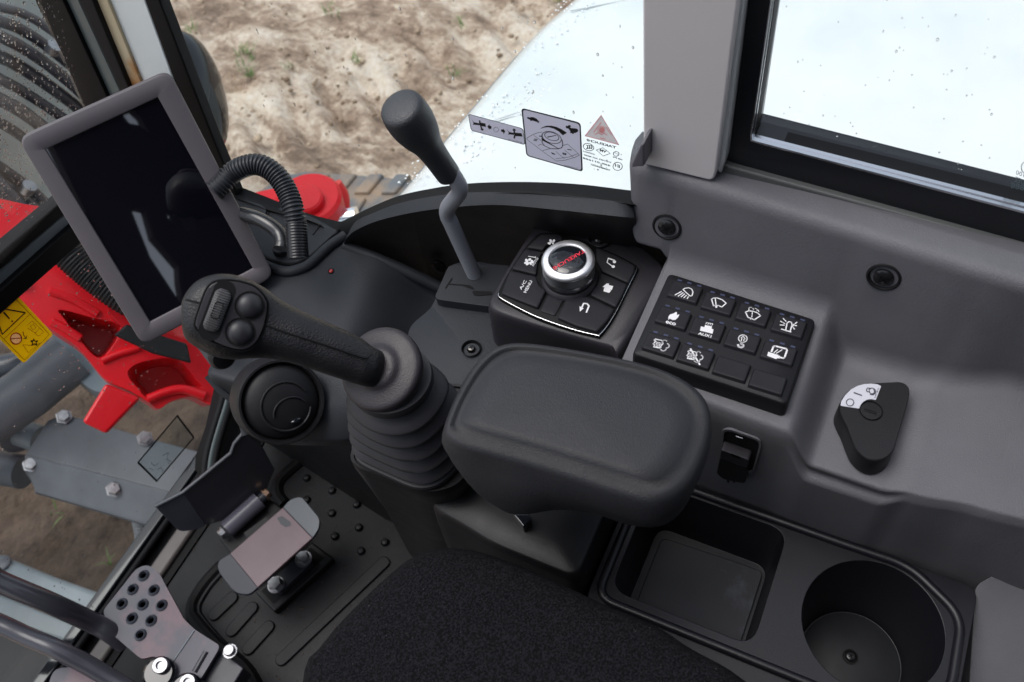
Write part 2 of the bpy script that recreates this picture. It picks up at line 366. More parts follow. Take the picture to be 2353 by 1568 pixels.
# ================================================================== OUTSIDE
# ground: one sheet, dense where the photo sees it
def ground():
    xs = [-60, -25, -10, -4, -1.5]; x = -.6
    while x < 4.2: xs.append(x); x += .022
    xs += [5, 7, 12, 30, 60]
    ys = [-60, -20, -6, -2, -.5]; y = .0
    while y < 4.2: ys.append(y); y += .022
    ys += [5, 7, 12, 30, 60]
    vs, fs = [], []
    for j, y in enumerate(ys):
        for i, x in enumerate(xs):
            p = V((x, y, 0)); z = 0
            z += .05 * noise.noise(p * 1.3) + .035 * noise.noise(p * 3.7 + V((3, 1, 0))) + .018 * noise.noise(p * 11) + .010 * noise.noise(p * 27)
            # pressed track print running along the machine
            u = (x - 1.55) * .8 + (y - 1.95) * -.6; v = (x - 1.55) * .6 + (y - 1.95) * .8
            k = max(0, 1 - abs(v) / .2)
            z += min(1, k * 2) * (.022 * math.sin(u * 2 * math.pi / .13) - .02)
            vs.append(V((x, y, -H + z - .02)))
    n = len(xs)
    for j in range(len(ys) - 1):
        for i in range(n - 1): fs.append([j * n + i, j * n + i + 1, (j + 1) * n + i + 1, (j + 1) * n + i])
    m = bpy.data.materials.new('sandy_soil'); m.use_nodes = True; nt = m.node_tree; b = nt.nodes['Principled BSDF']
    tc = nt.nodes.new('ShaderNodeTexCoord')
    def noi(s, d=8, r=.6, st=None):
        t = nt.nodes.new('ShaderNodeTexNoise'); t.inputs['Scale'].default_value = s; t.inputs['Detail'].default_value = d; t.inputs['Roughness'].default_value = r
        mpn = nt.nodes.new('ShaderNodeMapping'); mpn.inputs['Scale'].default_value = st or (1, 1, 1); mpn.inputs['Rotation'].default_value = (0, 0, .5)
        nt.links.new(tc.outputs['Object'], mpn.inputs[0]); nt.links.new(mpn.outputs[0], t.inputs['Vector']); return t
    org_ = sum((V(v) for v in vs), V((0, 0, 0))) / len(vs); DAMP_SHADE = PZ(200, 1150, -H) - org_
    n1 = noi(4.6, 15, .76, (1, .5, 1)); r1 = nt.nodes.new('ShaderNodeValToRGB')
    for i, (p, c) in enumerate([(.39, (.18, .11, .065)), (.47, (.37, .255, .17)), (.515, (.56, .43, .31)), (.58, (.74, .63, .50))]):
        e = r1.color_ramp.elements[i] if i < 2 else r1.color_ramp.elements.new(p); e.position = p; e.color = (*c, 1)
    n2 = noi(38, 6, .7); mx = nt.nodes.new('ShaderNodeMix'); mx.data_type = 'RGBA'; mx.blend_type = 'OVERLAY'; mx.inputs['Factor'].default_value = .8
    nt.links.new(n1.outputs['Fac'], r1.inputs[0]); nt.links.new(r1.outputs[0], mx.inputs[6]); nt.links.new(n2.outputs['Fac'], mx.inputs[7])
    # damp brown earth under the machine's front, machine shade painted into its colour
    gp = nt.nodes.new('ShaderNodeVectorMath'); gp.operation = 'DISTANCE'; gp.inputs[1].default_value = (DAMP_SHADE.x, DAMP_SHADE.y, 0)
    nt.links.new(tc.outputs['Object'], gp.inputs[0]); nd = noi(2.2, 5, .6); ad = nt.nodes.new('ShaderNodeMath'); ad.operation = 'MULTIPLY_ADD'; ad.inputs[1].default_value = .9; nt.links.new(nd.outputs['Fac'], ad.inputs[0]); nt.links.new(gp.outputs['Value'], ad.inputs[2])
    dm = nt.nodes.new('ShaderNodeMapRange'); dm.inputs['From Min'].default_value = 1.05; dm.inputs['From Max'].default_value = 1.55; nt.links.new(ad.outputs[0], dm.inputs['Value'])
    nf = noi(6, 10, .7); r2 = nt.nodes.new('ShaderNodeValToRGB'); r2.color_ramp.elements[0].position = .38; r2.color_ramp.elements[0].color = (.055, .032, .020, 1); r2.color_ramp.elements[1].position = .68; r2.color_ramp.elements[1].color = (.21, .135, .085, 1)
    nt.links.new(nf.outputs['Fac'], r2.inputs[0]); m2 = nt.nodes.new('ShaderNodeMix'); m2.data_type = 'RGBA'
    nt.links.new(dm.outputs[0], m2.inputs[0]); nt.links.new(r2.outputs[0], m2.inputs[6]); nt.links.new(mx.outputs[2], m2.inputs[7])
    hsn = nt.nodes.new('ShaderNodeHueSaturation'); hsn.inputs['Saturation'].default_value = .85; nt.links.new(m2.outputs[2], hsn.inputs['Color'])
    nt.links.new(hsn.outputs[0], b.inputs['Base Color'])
    n3 = noi(55, 8, .65); bp = nt.nodes.new('ShaderNodeBump'); bp.inputs['Distance'].default_value = .02; bp.inputs['Strength'].default_value = .8
    nt.links.new(n3.outputs['Fac'], bp.inputs['Height']); nt.links.new(bp.outputs[0], b.inputs['Normal']); b.inputs['Roughness'].default_value = .8
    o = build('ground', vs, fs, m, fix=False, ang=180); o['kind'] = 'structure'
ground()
def clods():
    vs, fs = [], []
    t_ = (1 + 5 ** .5) / 2
    ico = [V(p).normalized() for p in [(-1, t_, 0), (1, t_, 0), (-1, -t_, 0), (1, -t_, 0), (0, -1, t_), (0, 1, t_), (0, -1, -t_), (0, 1, -t_), (t_, 0, -1), (t_, 0, 1), (-t_, 0, -1), (-t_, 0, 1)]]
    F = [(0, 11, 5), (0, 5, 1), (0, 1, 7), (0, 7, 10), (0, 10, 11), (1, 5, 9), (5, 11, 4), (11, 10, 2), (10, 7, 6), (7, 1, 8), (3, 9, 4), (3, 4, 2), (3, 2, 6), (3, 6, 8), (3, 8, 9), (4, 9, 5), (2, 4, 11), (6, 2, 10), (8, 6, 7), (9, 8, 1)]
    for _ in range(2600):
        x, y = random.uniform(.0, 3.4), random.uniform(.9, 3.6); p = V((x, y, 0))
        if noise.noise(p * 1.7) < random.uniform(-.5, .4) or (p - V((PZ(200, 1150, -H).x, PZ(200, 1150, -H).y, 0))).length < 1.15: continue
        z = .05 * noise.noise(p * 1.3) + .035 * noise.noise(p * 3.7 + V((3, 1, 0))) + .018 * noise.noise(p * 11) - .02
        r = random.uniform(.004, .011) * (1.8 if random.random() < .06 else 1); o = len(vs)
        for v in ico: vs.append(V((x, y, -H + z)) + V((v.x * random.uniform(.7, 1.3), v.y * random.uniform(.7, 1.3), v.z * random.uniform(.4, .8))) * r)
        fs += [[i + o for i in f] for f in F]
    m = mk('clod_soil', (.22, .15, .095), .85, ncol=(.50, .39, .28), nscale=3, lo=.4, hi=.6)
    o = build('soil_clods', vs, fs, m, fix=False, ang=180); tag(o, 'loose crumbs and clods of soil scattered over the sandy ground', 'soil clods', kind='stuff')
clods()
# grass
def grass():
    vf = []
    for cx, cy, n, s in [(565, 140, 22, 22), (560, 120, 8, 14), (662, 155, 8, 10), (575, 175, 18, 10), (762, 30, 18, 22), (1060, 60, 12, 12), (820, 145, 12, 10), (1045, 175, 10, 8), (1285, 1, 8, 5), (255, 1300, 4, 6), (150, 1170, 5, 30), (330, 1235, 4, 10), (440, 75, 14, 12)]:
        for _ in range(n):
            p = PZ(cx + random.gauss(0, s * .6), cy + random.gauss(0, s * .45), -H + .0)
            h = random.uniform(.012, .035); a = random.uniform(0, 6.28); d = V((math.cos(a), math.sin(a), 0)); l = random.uniform(.01, .035)
            w = V((-d.y, d.x, 0)) * .0022
            vf.append(([p - w, p + w, p + w * .7 + d * l * .5 + V((0, 0, h * .7)), p - w * .7 + d * l * .5 + V((0, 0, h * .7)), p + d * l * 1.3 + V((0, 0, h))], [[0, 1, 2, 3], [3, 2, 4]]))
    o = flatmesh('grass', merge(vf), M_grass, None); tag(o, 'small green grass tufts sprouting from the sandy soil', 'grass', kind='stuff')
grass()
# white bodywork outside the right windows
def hood():
    t = thing('body_cover', (.9, .0, -1.2), 'large glossy white body cover outside the right side windows, wet with rain', 'body cover')
    edge = [q10(*p) for p in [(1480, 0), (1290, 170), (1060, 430), (860, 665), (650, 910), (500, 1090), (350, 1262), (200, 1430), (80, 1560)]]
    E = [PZ(x, y, -.75) for x, y in edge]
    E = [PZ(1420, -120, -.75)] + E
    E = cr(E, 5)
    rings = []
    prof = [(.025, -.9), (.006, -.10), (-.0, -.03), (-.012, -.012), (-.03, -.004), (-.08, .0), (-.25, .006), (-.5, .004), (-.8, -.004), (-1.6, -.03), (-2.4, -.1)]
    n = len(E); vs = []; fs = []
    for dy, dz in prof:
        for p in E:
            crown = .045 * max(0, 1 - ((p.x - 1.0) / .6) ** 2) if dz > -.05 else 0
            s = max(0, min(1, -dy / .3))
            vs.append(V((p.x + max(0, -dy) * .02, p.y + dy, p.z + dz + s * .0 * crown)))
    for j in range(len(prof) - 1):
        for i in range(n - 1): fs.append([j * n + i, j * n + i + 1, (j + 1) * n + i + 1, (j + 1) * n + i])
    build('cover_shell', vs, fs, M_hood, t, ang=60)
    # far part of the bodywork
    x0 = E[0].x; vs = []; fs = []
    for i, (x, z) in enumerate([(x0 - .002, -.752), (x0 + .25, -.748), (x0 + .7, -.76), (x0 + 1.4, -.82)]):
        for y in (.36, 0, -.6, -2): vs.append(V((x, y + .12 * (1 - i * .4) * (y > .3), z)))
    for i in range(3):
        for j in range(3): fs.append([i * 4 + j, i * 4 + j + 1, i * 4 + j + 5, i * 4 + j + 4])
    build('cover_rear_panel', vs, fs, M_hood, t)
    # dark weatherstrip along the front edge
    tube('edge_strip', [p + V((.004, .002, -.034)) for p in E], .003, M_gryl, t, seg=10)
    # moulded crease lines
    for ln in ([(1100, 292), (1180, 262), (1290, 240), (1440, 222)], [(1100, 300), (1150, 276), (1230, 258)], [(1310, 25), (1400, 8), (1478, -6)], [(2150, 10), (2353, 55), (2500, 95)], [(2100, -12), (2250, 8), (2400, 40)]):
        tube('crease', cr([PZ(x, y, -.7505) for x, y in ln], 6), .0013, M_hood, t, seg=8)
hood()
# rain drops lying on the bodywork: far too many to count
def drops(name, spots, surf, rmin, rmax, flat, nrm, label, stretch=1.0, mat=None):
    vf = []; ico = [(0, 0, 1)] + [(math.cos(a) * .9, math.sin(a) * .9, .45) for a in [k * math.pi / 4 for k in range(8)]] + [(math.cos(a), math.sin(a), 0) for a in [k * math.pi / 4 for k in range(8)]]
    f = [[0, 1 + k, 1 + (k + 1) % 8] for k in range(8)] + [[1 + k, 9 + k, 9 + (k + 1) % 8, 1 + (k + 1) % 8] for k in range(8)] + [list(range(16, 8, -1))]
    u = V((0, 0, 1)) - V(nrm) * V(nrm).z if abs(V(nrm).z) < .9 else V((1, 0, 0)); u.normalize(); w = V(nrm).cross(u)
    for x, y in spots:
        p = surf(x, y); r = random.uniform(rmin, rmax) * random.uniform(.5, 1); st = random.uniform(1, stretch)
        vf.append(([p + u * (a * r * st) + w * (b * r) + V(nrm) * (c * r * flat) for a, b, c in ico], f))
    vs, fs = merge(vf); o = build(name, vs, fs, mat or M_drop, fix=False, ang=180); tag(o, label, 'rain drops', kind='stuff'); return o
sp = []
while len(sp) < 620:
    x, y = random.uniform(900, 1478), random.uniform(0, 430)
    if x > 1290 - (y * .92) - 0 and random.random() < .25 + .75 * (abs(math.sin(x * .013 + y * .02)) > .5): sp.append((x, y))
drops('rain_drops', sp, pz(-.7497), .0010, .0020, .25, (0, 0, 1), 'scattered water beads on the white body cover outside', 1.2, M_bead)
# crawler track
def track():
    t = thing('crawler_track', (1.0, 1.2, -H), 'muddy rubber crawler track behind the red knuckle, lower edge of the soil', 'crawler track')
    zt = -1.52
    prism('track_belt', [PZ(x, y, zt) for x, y in [(560, 455), (640, 405), (700, 388), (905, 404), (1000, 415), (1000, 640), (640, 600)]], (0, 0, -.25), M_track, t, bevel=.015)
    for k in range(6):
        x0 = 610 + k * 62
        for a in (0, 1):
            P = [(x0 + 52 + a * 8, 398), (x0 + 86 + a * 8, 398), (x0 + 50, 442), (x0 + 14, 442)] if a == 0 else [(x0 + 8, 452), (x0 + 46, 452), (x0 + 4, 520), (x0 - 40, 520)]
            if k == 5 and a == 0: continue
            prism('track_pad', [PZ(x, y, zt + .009) for x, y in P], (0, 0, -.03), M_track, t, bevel=.006)
track()
# red cylinder knuckle beyond the right front corner
def knuckle():
    pl = lambda x, y: PZ(x, y, -1.10)
    t = thing('cylinder_bracket', PZ(700, 470, -1.2), 'bright red round cylinder knuckle outside the front corner, behind the corrugated hose', 'bracket')
    c = q00(2130, 1350); C0 = PZ(708, 452, -1.1); e1 = PZ(708 + 44, 452, -1.1)
    a0 = (V((0, 0, 1)) + V((-.05, -.1, 0))).normalized()
    lathe('boss', [(.058, -.09), (.058, -.006), (.052, 0), (.0001, 0)], C0, a0, M_red, t, seg=40)
    lathe('pin_cap', [(.031, 0), (.031, .01), (.027, .013), (.0001, .013)], C0 + V((-.012, -.004, 0)), a0, M_red, t, seg=32)
    P = rnd([PZ(x, y, -1.105) for x, y in [(580, 443), (700, 418), (722, 480), (690, 500), (600, 470)]], .01)
    prism('arm_plate', P, (0, 0, -.06), M_red, t, bevel=.006)
    tube('elbow', cr([PZ(760, 430, -1.12), PZ(775, 455, -1.14), PZ(772, 490, -1.16), PZ(750, 520, -1.18)], 5), [.022] * 16, M_red, t)
    tube('cylinder_rod', [PZ(776, 503, -1.15), PZ(820, 500, -1.15)], .02, M_chrome, t)
knuckle()
# round glossy housing beyond the front pillar
def lamp():
    t = thing('boom_lamp', PD(455, 230, 1.5), 'glossy black rounded lamp housing sticking out behind the right front pillar', 'lamp')
    C0 = PD(425, 225, 1.45); r = ray(425, 225); v = (PD(432, 100, 1.45) - PD(490, 330, 1.45)).normalized(); u = v.cross(r).normalized()
    rings = []
    for k in range(13):
        a = math.pi * k / 12; rr = math.sin(a)
        rings.append([C0 + v * (math.cos(a) * .095) + (u * math.cos(b) * .058 + r * math.sin(b) * .05) * max(.02, rr) ** .8 for b in [j * math.pi / 16 for j in range(32)]])
    loft('lamp_shell', rings, M_gloss, t)
    tube('red_reflection', cr([PD(490, 260, 1.44), PD(502, 300, 1.44), PD(492, 335, 1.44), PD(470, 350, 1.44)], 5), .004, M_red, t, seg=10)  # red tube stands in for a red reflection on the housing
lamp()
# boom with hydraulic hoses beyond the windscreen
def boom():
    t = thing('boom', V((.25, 1.45, -1.1)), 'pale grey boom arm behind the rain-spotted windscreen, top left', 'boom')
    P = [PY(x, y, 1.5) for x, y in [(-600, -300), (230, -80), (200, 330), (130, 470), (60, 560), (-600, 760)]]
    prism('boom_side', P, (0, .25, 0), M_boom, t, bevel=.01)
    hoses = [([(-60, 0), (60, 35), (150, 95), (230, 160)], 10, 'pale'), ([(-60, 25), (60, 75), (160, 150), (230, 215)], 12, 'd'), ([(-60, 55), (60, 115), (160, 190), (240, 270)], 13, 'd'),
             ([(-60, 105), (40, 150), (150, 225), (230, 290)], 15, 'd'), ([(-60, 150), (60, 215), (170, 290), (240, 350)], 12, 'd'), ([(-60, 200), (40, 250), (120, 310), (200, 380)], 15, 'd'), ([(-60, 250), (30, 300), (90, 350), (150, 430)], 12, 'd'),
             ([(-60, 350), (20, 400), (90, 455), (150, 520)], 14, 'd'), ([(-60, 385), (20, 430), (80, 480), (140, 550)], 11, 'd')]
    for k, (p, r, c) in enumerate(hoses):
        d = 1.38 - .012 * (k % 3)
        hp = [PY(x, y, d) for x, y in p]; hp = [hp[0] + (hp[0] - hp[1]) * 4] + hp
        tube('hose', cr(hp, 6), r * 1.62 / 2090, M_gry if c == 'pale' else M_hose, t)
    path = cr([PY(x, y, 1.3) for x, y in [(-40, 410), (20, 470), (60, 520), (100, 600)]], 40)
    tube('corrugated_sleeve', path, [.021 + .0012 * math.sin(i * 1.6) for i in range(len(path))], M_hose, t)
    for x, y in ((118, 118), (60, 440)):
        a = PY(x, y, 1.34); tube('hose_clamp', [a, PY(x + 9, y - 14, 1.33)], .012, M_bolt, t)
boom()
# red swing casting below the windscreen
def casting():
    org = PD(270, 800, 1.45)
    t = thing('swing_bracket', org, 'big bright red cast swing bracket with dark pockets, seen through the lower front glass', 'bracket')
    pl = Plane(org, V((-.22, -.62, .75)))
    out = [pl(x, y) for x, y in [(-80, 460), (60, 470), (300, 520), (420, 640), (470, 800), (503, 873), (488, 930), (440, 912), (395, 922), (365, 940), (340, 925), (300, 900), (240, 870), (180, 800), (115, 755), (40, 700), (-80, 640)]]
    h1 = [q01(*p) for p in [(410, 570), (620, 620), (830, 690), (700, 900), (560, 790), (450, 640)]]
    h2 = [q01(*p) for p in [(880, 1010), (950, 940), (1130, 905), (1250, 930), (1350, 1050), (1370, 1120), (1050, 1180), (950, 1110)]]
    H1 = cr([pl(*p) for p in h1], 5, True); H2 = cr([pl(*p) for p in h2], 5, True)
    def low(h, d):
        c = sum(h, V((0, 0, 0))) / len(h); return [c + (p - c) * .75 - pl.n * d for p in h]
    out = cr(out, 4, True)
    deck('casting_body', out, [(H1, low(H1, .09)), (H2, low(H2, .08))], M_red, t, skirt=-pl.n * .12, bevel=.006)
    for ln in ([(115, 670), (170, 690), (225, 722)], [(120, 740), (150, 755), (185, 778)], [(235, 830), (270, 815), (320, 800)]):
        tube('rib', cr([pl(x, y) for x, y in ln], 5), .006, M_red, t, seg=12)
    P = [pl(*q01(*p)) + pl.n * .02 for p in [(730, 1080), (570, 1345), (735, 1425), (970, 1180)]]
    prism('stop_lug', P, -pl.n * .07, M_red, t, bevel=.005)
    prism('rib_block', rnd([pl(x, y) + pl.n * .02 for x, y in [(245, 720), (262, 690), (310, 720), (330, 770), (300, 755), (275, 752)]], .005), -pl.n * .05, M_red, t, bevel=.006)
    tube('lower_flange', cr([pl(x, y) + pl.n * .004 for x, y in [(340, 918), (380, 902), (420, 895), (470, 910)]], 5), .007, M_red, t, seg=12)
    lathe('grease_nipple', [(.004, 0), (.004, .01), (.0025, .016), (.0001, .018)], pl(*q01(1280, 965)) - pl.n * .03, pl.n + V((.5, .3, 0)), mk('brass', (.7, .55, .2), .3, metal=1), t, seg=12)
    rivet('bolt_head', pl(48, 650), pl.n, .01, M_bolt, t)
    h = thing('corrugated_conduit', pl(170, 600), 'black corrugated conduit running over the red bracket behind the monitor', 'hose')
    p2 = Plane(org + pl.n * .06, pl.n)
    path = cr([p2(x, y) for x, y in [(100, 540), (140, 565), (190, 610), (240, 650), (300, 690), (380, 720)]], 30)
    tube('conduit', path, [.024 + .0009 * math.sin(i * 1.7) for i in range(len(path))], M_rub, h)
    g = prism('rubber_flap', [p2(x, y) for x, y in [(262, 770), (290, 745), (430, 790), (440, 835), (350, 812)]], -pl.n * .01, M_rub, None, bevel=.003)
    tag(g, 'black rubber flap lying on the red bracket just below the monitor corner', 'rubber flap')
casting()
# grey undercarriage parts below
def under():
    t = thing('grease_cylinder', PZ(100, 900, -1.45), 'thick grey cylinder tube behind the yellow warning sticker', 'cylinder')
    tube('cylinder_tube', [PZ(-400, 1240, -1.4), PZ(-60, 985, -1.4), PZ(60, 905, -1.4), PZ(165, 820, -1.4)], .052, M_gry, t, seg=32)
    prism('mounting_plate', rnd([PZ(x, y, -1.42) for x, y in [(115, 765), (170, 775), (215, 800), (250, 860), (300, 905), (215, 900), (150, 850)]], .02), (0, 0, -.05), M_gryl, t, bevel=.006)
    tube('pipe', cr([PZ(-60, 850, -1.5), PZ(40, 840, -1.5), PZ(120, 800, -1.5)], 6), .03, M_hose, t)
    b = thing('blade_arm_cover', PZ(260, 1080, -1.6), 'bolted grey steel cover over the blade arm, below the red bracket', 'metal cover')
    up = [(110, 965), (147, 952), (200, 965), (333, 1005), (600, 1075), (560, 1175), (417, 1138), (57, 1045)]
    prism('top_sheet', [PZ(x, y, -1.45) for x, y in up], (0, 0, -.012), M_gry, b, bevel=.003)
    lo = [PZ(57, 1045, -1.45), PZ(417, 1138, -1.45), PZ(560, 1175, -1.45), PZ(540, 1262, -1.50), PZ(367, 1215, -1.50), PZ(80, 1131, -1.50), PZ(78, 1112, -1.50), PZ(57, 1081, -1.47)]
    prism('front_sheet', [p + V((0, -.002, .002)) for p in lo], (0, .015, -.02), M_gry, b, bevel=.003)
    for x, y, z in ((147, 958, -1.44), (333, 1008, -1.44), (71, 1068, -1.462), (262, 1125, -1.462)):
        rivet('bolt_head', PZ(x, y, z), V((0, -.5, 1)), .0125, M_bolt, b, h=.8)
    j = thing('hose_joint', PZ(20, 1030, -1.55), 'grey pipe joint at the left end of the bolted cover', 'pipe joint')
    tube('joint_pipe', [PZ(-80, 940, -1.5), PZ(20, 985, -1.5), PZ(95, 1010, -1.5)], .028, M_gryl, j)
    tube('joint_collar', [PZ(20, 960, -1.5), PZ(45, 1010, -1.5)], .036, M_gry, j)
    tube('lower_pipe', [PZ(-80, 1060, -1.55), PZ(0, 1075, -1.55), PZ(55, 1085, -1.55)], .035, M_gry, j)
    s = thing('dozer_blade', PZ(80, 1370, -1.75), 'long pale grey steel beam of the dozer blade at the lower left', 'steel beam')
    prism('upper_beam', [PZ(x, y, -1.62) for x, y in [(-500, 1060), (-80, 1240), (0, 1272), (130, 1325), (300, 1385), (270, 1430), (120, 1395), (-80, 1320), (-500, 1150)]], (0, 0, -.07), M_gryl, s, bevel=.012)
    prism('lower_beam', [PZ(x, y, -1.66) for x, y in [(-500, 1165), (-80, 1330), (60, 1385), (250, 1460), (220, 1500), (40, 1440), (-80, 1400), (-500, 1230)]], (0, 0, -.06), M_gryl, s, bevel=.01)
    rivet('hole_plug', PZ(8, 1295, -1.618), V((0, 0, 1)), .016, M_gry, s)
    k = thing('hanging_hose', PZ(325, 1240, -1.6), 'short grey ribbed hose hanging below the bolted cover', 'hose')
    path = cr([PZ(322, 1190, -1.52), PZ(330, 1230, -1.56), PZ(327, 1280, -1.62), PZ(312, 1340, -1.7)], 24)
    tube('hose', path, [.016 + .0012 * math.sin(i * 1.7) for i in range(len(path))], M_gry, k)
    d = thing('under_deck', PZ(60, 1500, -1.7), 'dark deck below the pedals at the lower left corner', 'deck plate')
    prism('deck', [PZ(x, y, -1.62) for x, y in [(-500, 1250), (0, 1428), (150, 1490), (260, 1560), (150, 1700), (-500, 1700)]], (0, 0, -.02), M_blk, d, bevel=.004)
under()
# ================================================================== CAB SHELL
def quadlist(surf, pts, c=None): return [surf(*(c(*p) if c else p)) for p in pts]
def panes():
    # side glass in the plane x = .48
    sx = px_(.482)
    g = [(1500, -160), (1500, 480), (1184, 470), (984, 500), (851, 530), (784, 545), (540, 455), (440, 300), (330, -60), (330, -160)]
    t = thing('side_window', sx(1100, 440), 'big right side window pane with a curved black seal, speckled with rain', 'window')
    prism('pane', mp(sx, g), (.004, 0, 0), M_glass, t, flat=True)
    U = cr([sx(*q10(*p)) for p in [(2030, 1316), (1970, 1311), (1600, 1268), (1200, 1255), (850, 1268), (600, 1305), (400, 1350), (200, 1430), (0, 1528)]] + [sx(775, 508), sx(740, 500), sx(700, 488), sx(633, 461), (sx(540, 425))], 5)
    s2 = px_(.463)
    Lw = cr([s2(*q10(*p)) for p in [(2030, 1415), (1970, 1405), (1600, 1358), (1200, 1330), (850, 1345), (600, 1385), (400, 1440), (200, 1515)]] + [s2(792, 548), s2(770, 545), s2(740, 520), s2(700, 503), s2(633, 488), s2(540, 455)], 5)
    U, Lw = resample(U, 70, False), resample(Lw, 70, False)
    U2 = [p + V((-.008, 0, -.001)) for p in U]
    vs = U + U2 + [u.lerp(l, .5) + V((-.002, 0, 0)) for u, l in zip(U2, Lw)] + Lw + [p + V((.02, 0, -.03)) for p in Lw]; n = 70; fs = []
    for j in range(4):
        for i in range(n - 1): fs.append([j * n + i, j * n + i + 1, (j + 1) * n + i + 1, (j + 1) * n + i])
    build('seal', vs, fs, M_seal, t, ang=40)
    # front edge seal runs up between pane and pillar
    def strip(name, e0, e1, xa, mat, par, dx=.012):
        A = [PX(x, y, xa) for x, y in e0]; B = [PX(x, y, xa) for x, y in e1]
        P = A + B[::-1]
        return prism(name, P, (dx, 0, 0), mat, par, bevel=.0015, seg=2)
    strip('front_seal', [(355, -60), (365, 0), (490, 320), (545, 450)], [(322, -60), (332, 0), (410, 215), (470, 400), (520, 470)], .470, M_seal, t)
    # rain on the side pane
    sp = [(random.uniform(560, 1470), random.uniform(-5, 430)) for _ in range(100)]
    sp = [p for p in sp if p[1] < 380 - (1000 - p[0]) * .1]
    drops('rain_drops', sp, px_(.4865), .0005, .0012, .4, (1, 0, 0), 'small rain drops sitting on the outside of the side window', 2.6)
    # pillar strips between side pane and windscreen
    c = thing('front_pillar', PX(300, 100, .47), 'white front corner pillar with black seals and a rust-streaked cream edge, top left', 'cab pillar')
    st = [('pillar_face', [(322, -60), (332, 0), (410, 215), (480, 420)], [(225, -60), (246, 0), (320, 182), (420, 420)], .474, M_wht),
          ('rusty_edge', [(226, -60), (247, 0), (321, 182), (421, 420)], [(190, -60), (212, 0), (293, 195), (385, 420)], .471, M_rust),
          ('inner_seal', [(190, -60), (212, 0), (293, 195), (385, 420)], [(158, -60), (180, 0), (274, 205), (370, 430)], .466, M_rub),
          ('steel_web', [(158, -60), (180, 0), (274, 205), (370, 430)], [(122, -60), (143, 0), (241, 214), (345, 430)], .472, M_teal),
          ('glass_seal', [(123, -60), (144, 0), (242, 214), (346, 430)], [(62, -60), (83, 10), (140, 120), (187, 240), (300, 430)], .468, M_seal)]
    for nm, a, b, xa, m in st: strip(nm, a, b, xa, m, c, .02)
    # windscreen (leans back) and lower front glass
    wpl = Plane((0, .82, -.68), (0, 1, .42))
    w = thing('windscreen', wpl(60, 400), 'upper windscreen pane peppered with rain drops, top left corner', 'window')
    prism('pane', mp(wpl, [(-200, -200), (100, -200), (95, 10), (190, 233), (300, 470), (20, 640), (-200, 800)]), (0, .004, .0017), M_glass, w, flat=True)
    sp = [(random.uniform(-5, 190), random.uniform(0, 520)) for _ in range(900)]
    drops('rain_drops', sp, lambda x, y: wpl(x, y) + wpl.n * .0065, .0006, .0017, .5, wpl.n, 'dense rain drops covering the outside of the windscreen', 1.5)
    b = thing('windscreen_crossbar', wpl(60, 600), 'black crossbar with a pale strip dividing the windscreen from the lower glass', 'window bar')
    y0 = .815
    def bar(nm, u, l, m, yy, dy=.03):
        U_, L_ = [PY(x, y, yy) for x, y in u], [PY(x, y, yy) for x, y in l]
        U_[0] = U_[1] + (U_[1] - U_[2]).normalized() * .8; L_[0] = L_[1] + (U_[1] - U_[2]).normalized() * .8
        prism(nm, U_ + L_[::-1], (0, dy, 0), m, b, bevel=.002)
    bar('upper_seal', [(-60, 635), (0, 583), (200, 415)], [(-60, 678), (0, 622), (200, 448)], M_seal, y0, .02)
    bar('pale_strip', [(-60, 679), (0, 623), (200, 449)], [(-60, 730), (0, 668), (200, 490)], M_gryl, y0 + .004, .012)
    bar('lower_seal', [(-60, 731), (0, 669), (200, 491)], [(-60, 792), (0, 725), (260, 495)], M_seal, y0 - .004, .025)
    lpl = Plane((0, .815, -.7), (0, 1, -.035))
    l = thing('lower_front_glass', lpl(200, 1000), 'lower front glass pane between crossbar and floor with stickers on it', 'window')
    prism('pane', mp(lpl, [(-200, 850), (0, 700), (240, 500), (560, 700), (560, 930), (480, 1070), (430, 1190), (150, 1540), (-200, 1900)]), (0, .004, 0), M_glass, l, flat=True)
    sp = []
    while len(sp) < 420:
        x, y = random.uniform(0, 480), random.uniform(560, 1400)
        if random.random() < .35 or y < 900: sp.append((x, y))
    drops('rain_drops', sp, lambda x, y: lpl(x, y) + lpl.n * .0062, .0006, .0015, .5, lpl.n, 'rain drops on the outside of the lower front glass', 1.4)
    # stickers on the lower glass
    up = lambda k: (lambda x, y: lpl(x, y) - lpl.n * k)
    s = thing('warning_sticker', lpl(50, 740), 'yellow warning sticker with black triangle and red prohibition circle, left edge', 'sticker')
    Y = lambda x, y: (x / 2.614 * .766, (y / 2.614 + 600) * .766)
    out = rnd([up(.0022)(*Y(*p)) for p in [(-170, 905), (75, 692), (408, 1050), (175, 1280), (-60, 1040)]], .004)
    sheet('backing', out, M_yel, s)
    li = []
    f = up(.0026); N = lpl.n * -.0001
    li.append(strokesvf([[(-10, 760), (62, 722), (375, 1050), (180, 1252), (-20, 1050)], [(20, 1085), (220, 895)]], .0006, f, Y, -N))
    li.append(strokesvf([[(-70, 835), (185, 880), (5, 1050), (-70, 835)]], .0016, f, Y, -N))
    li.append(polyvf([(8, 880), (22, 872), (66, 925), (60, 935)], f, Y)); li.append(polyvf(circ(82, 948, 8, 8), f, Y))
    li.append(strokesvf([[(168, 1028), (172, 1055), (190, 1078)], [(172, 1080), (192, 1084), (198, 1062)]], .001, f, Y, -N))
    li.append(strokesvf([[(250, 1085), (262, 1105), (284, 1100), (270, 1118), (276, 1135), (256, 1124), (236, 1134), (244, 1114), (228, 1100), (248, 1102), (250, 1085)]], .0013, f, Y, -N))
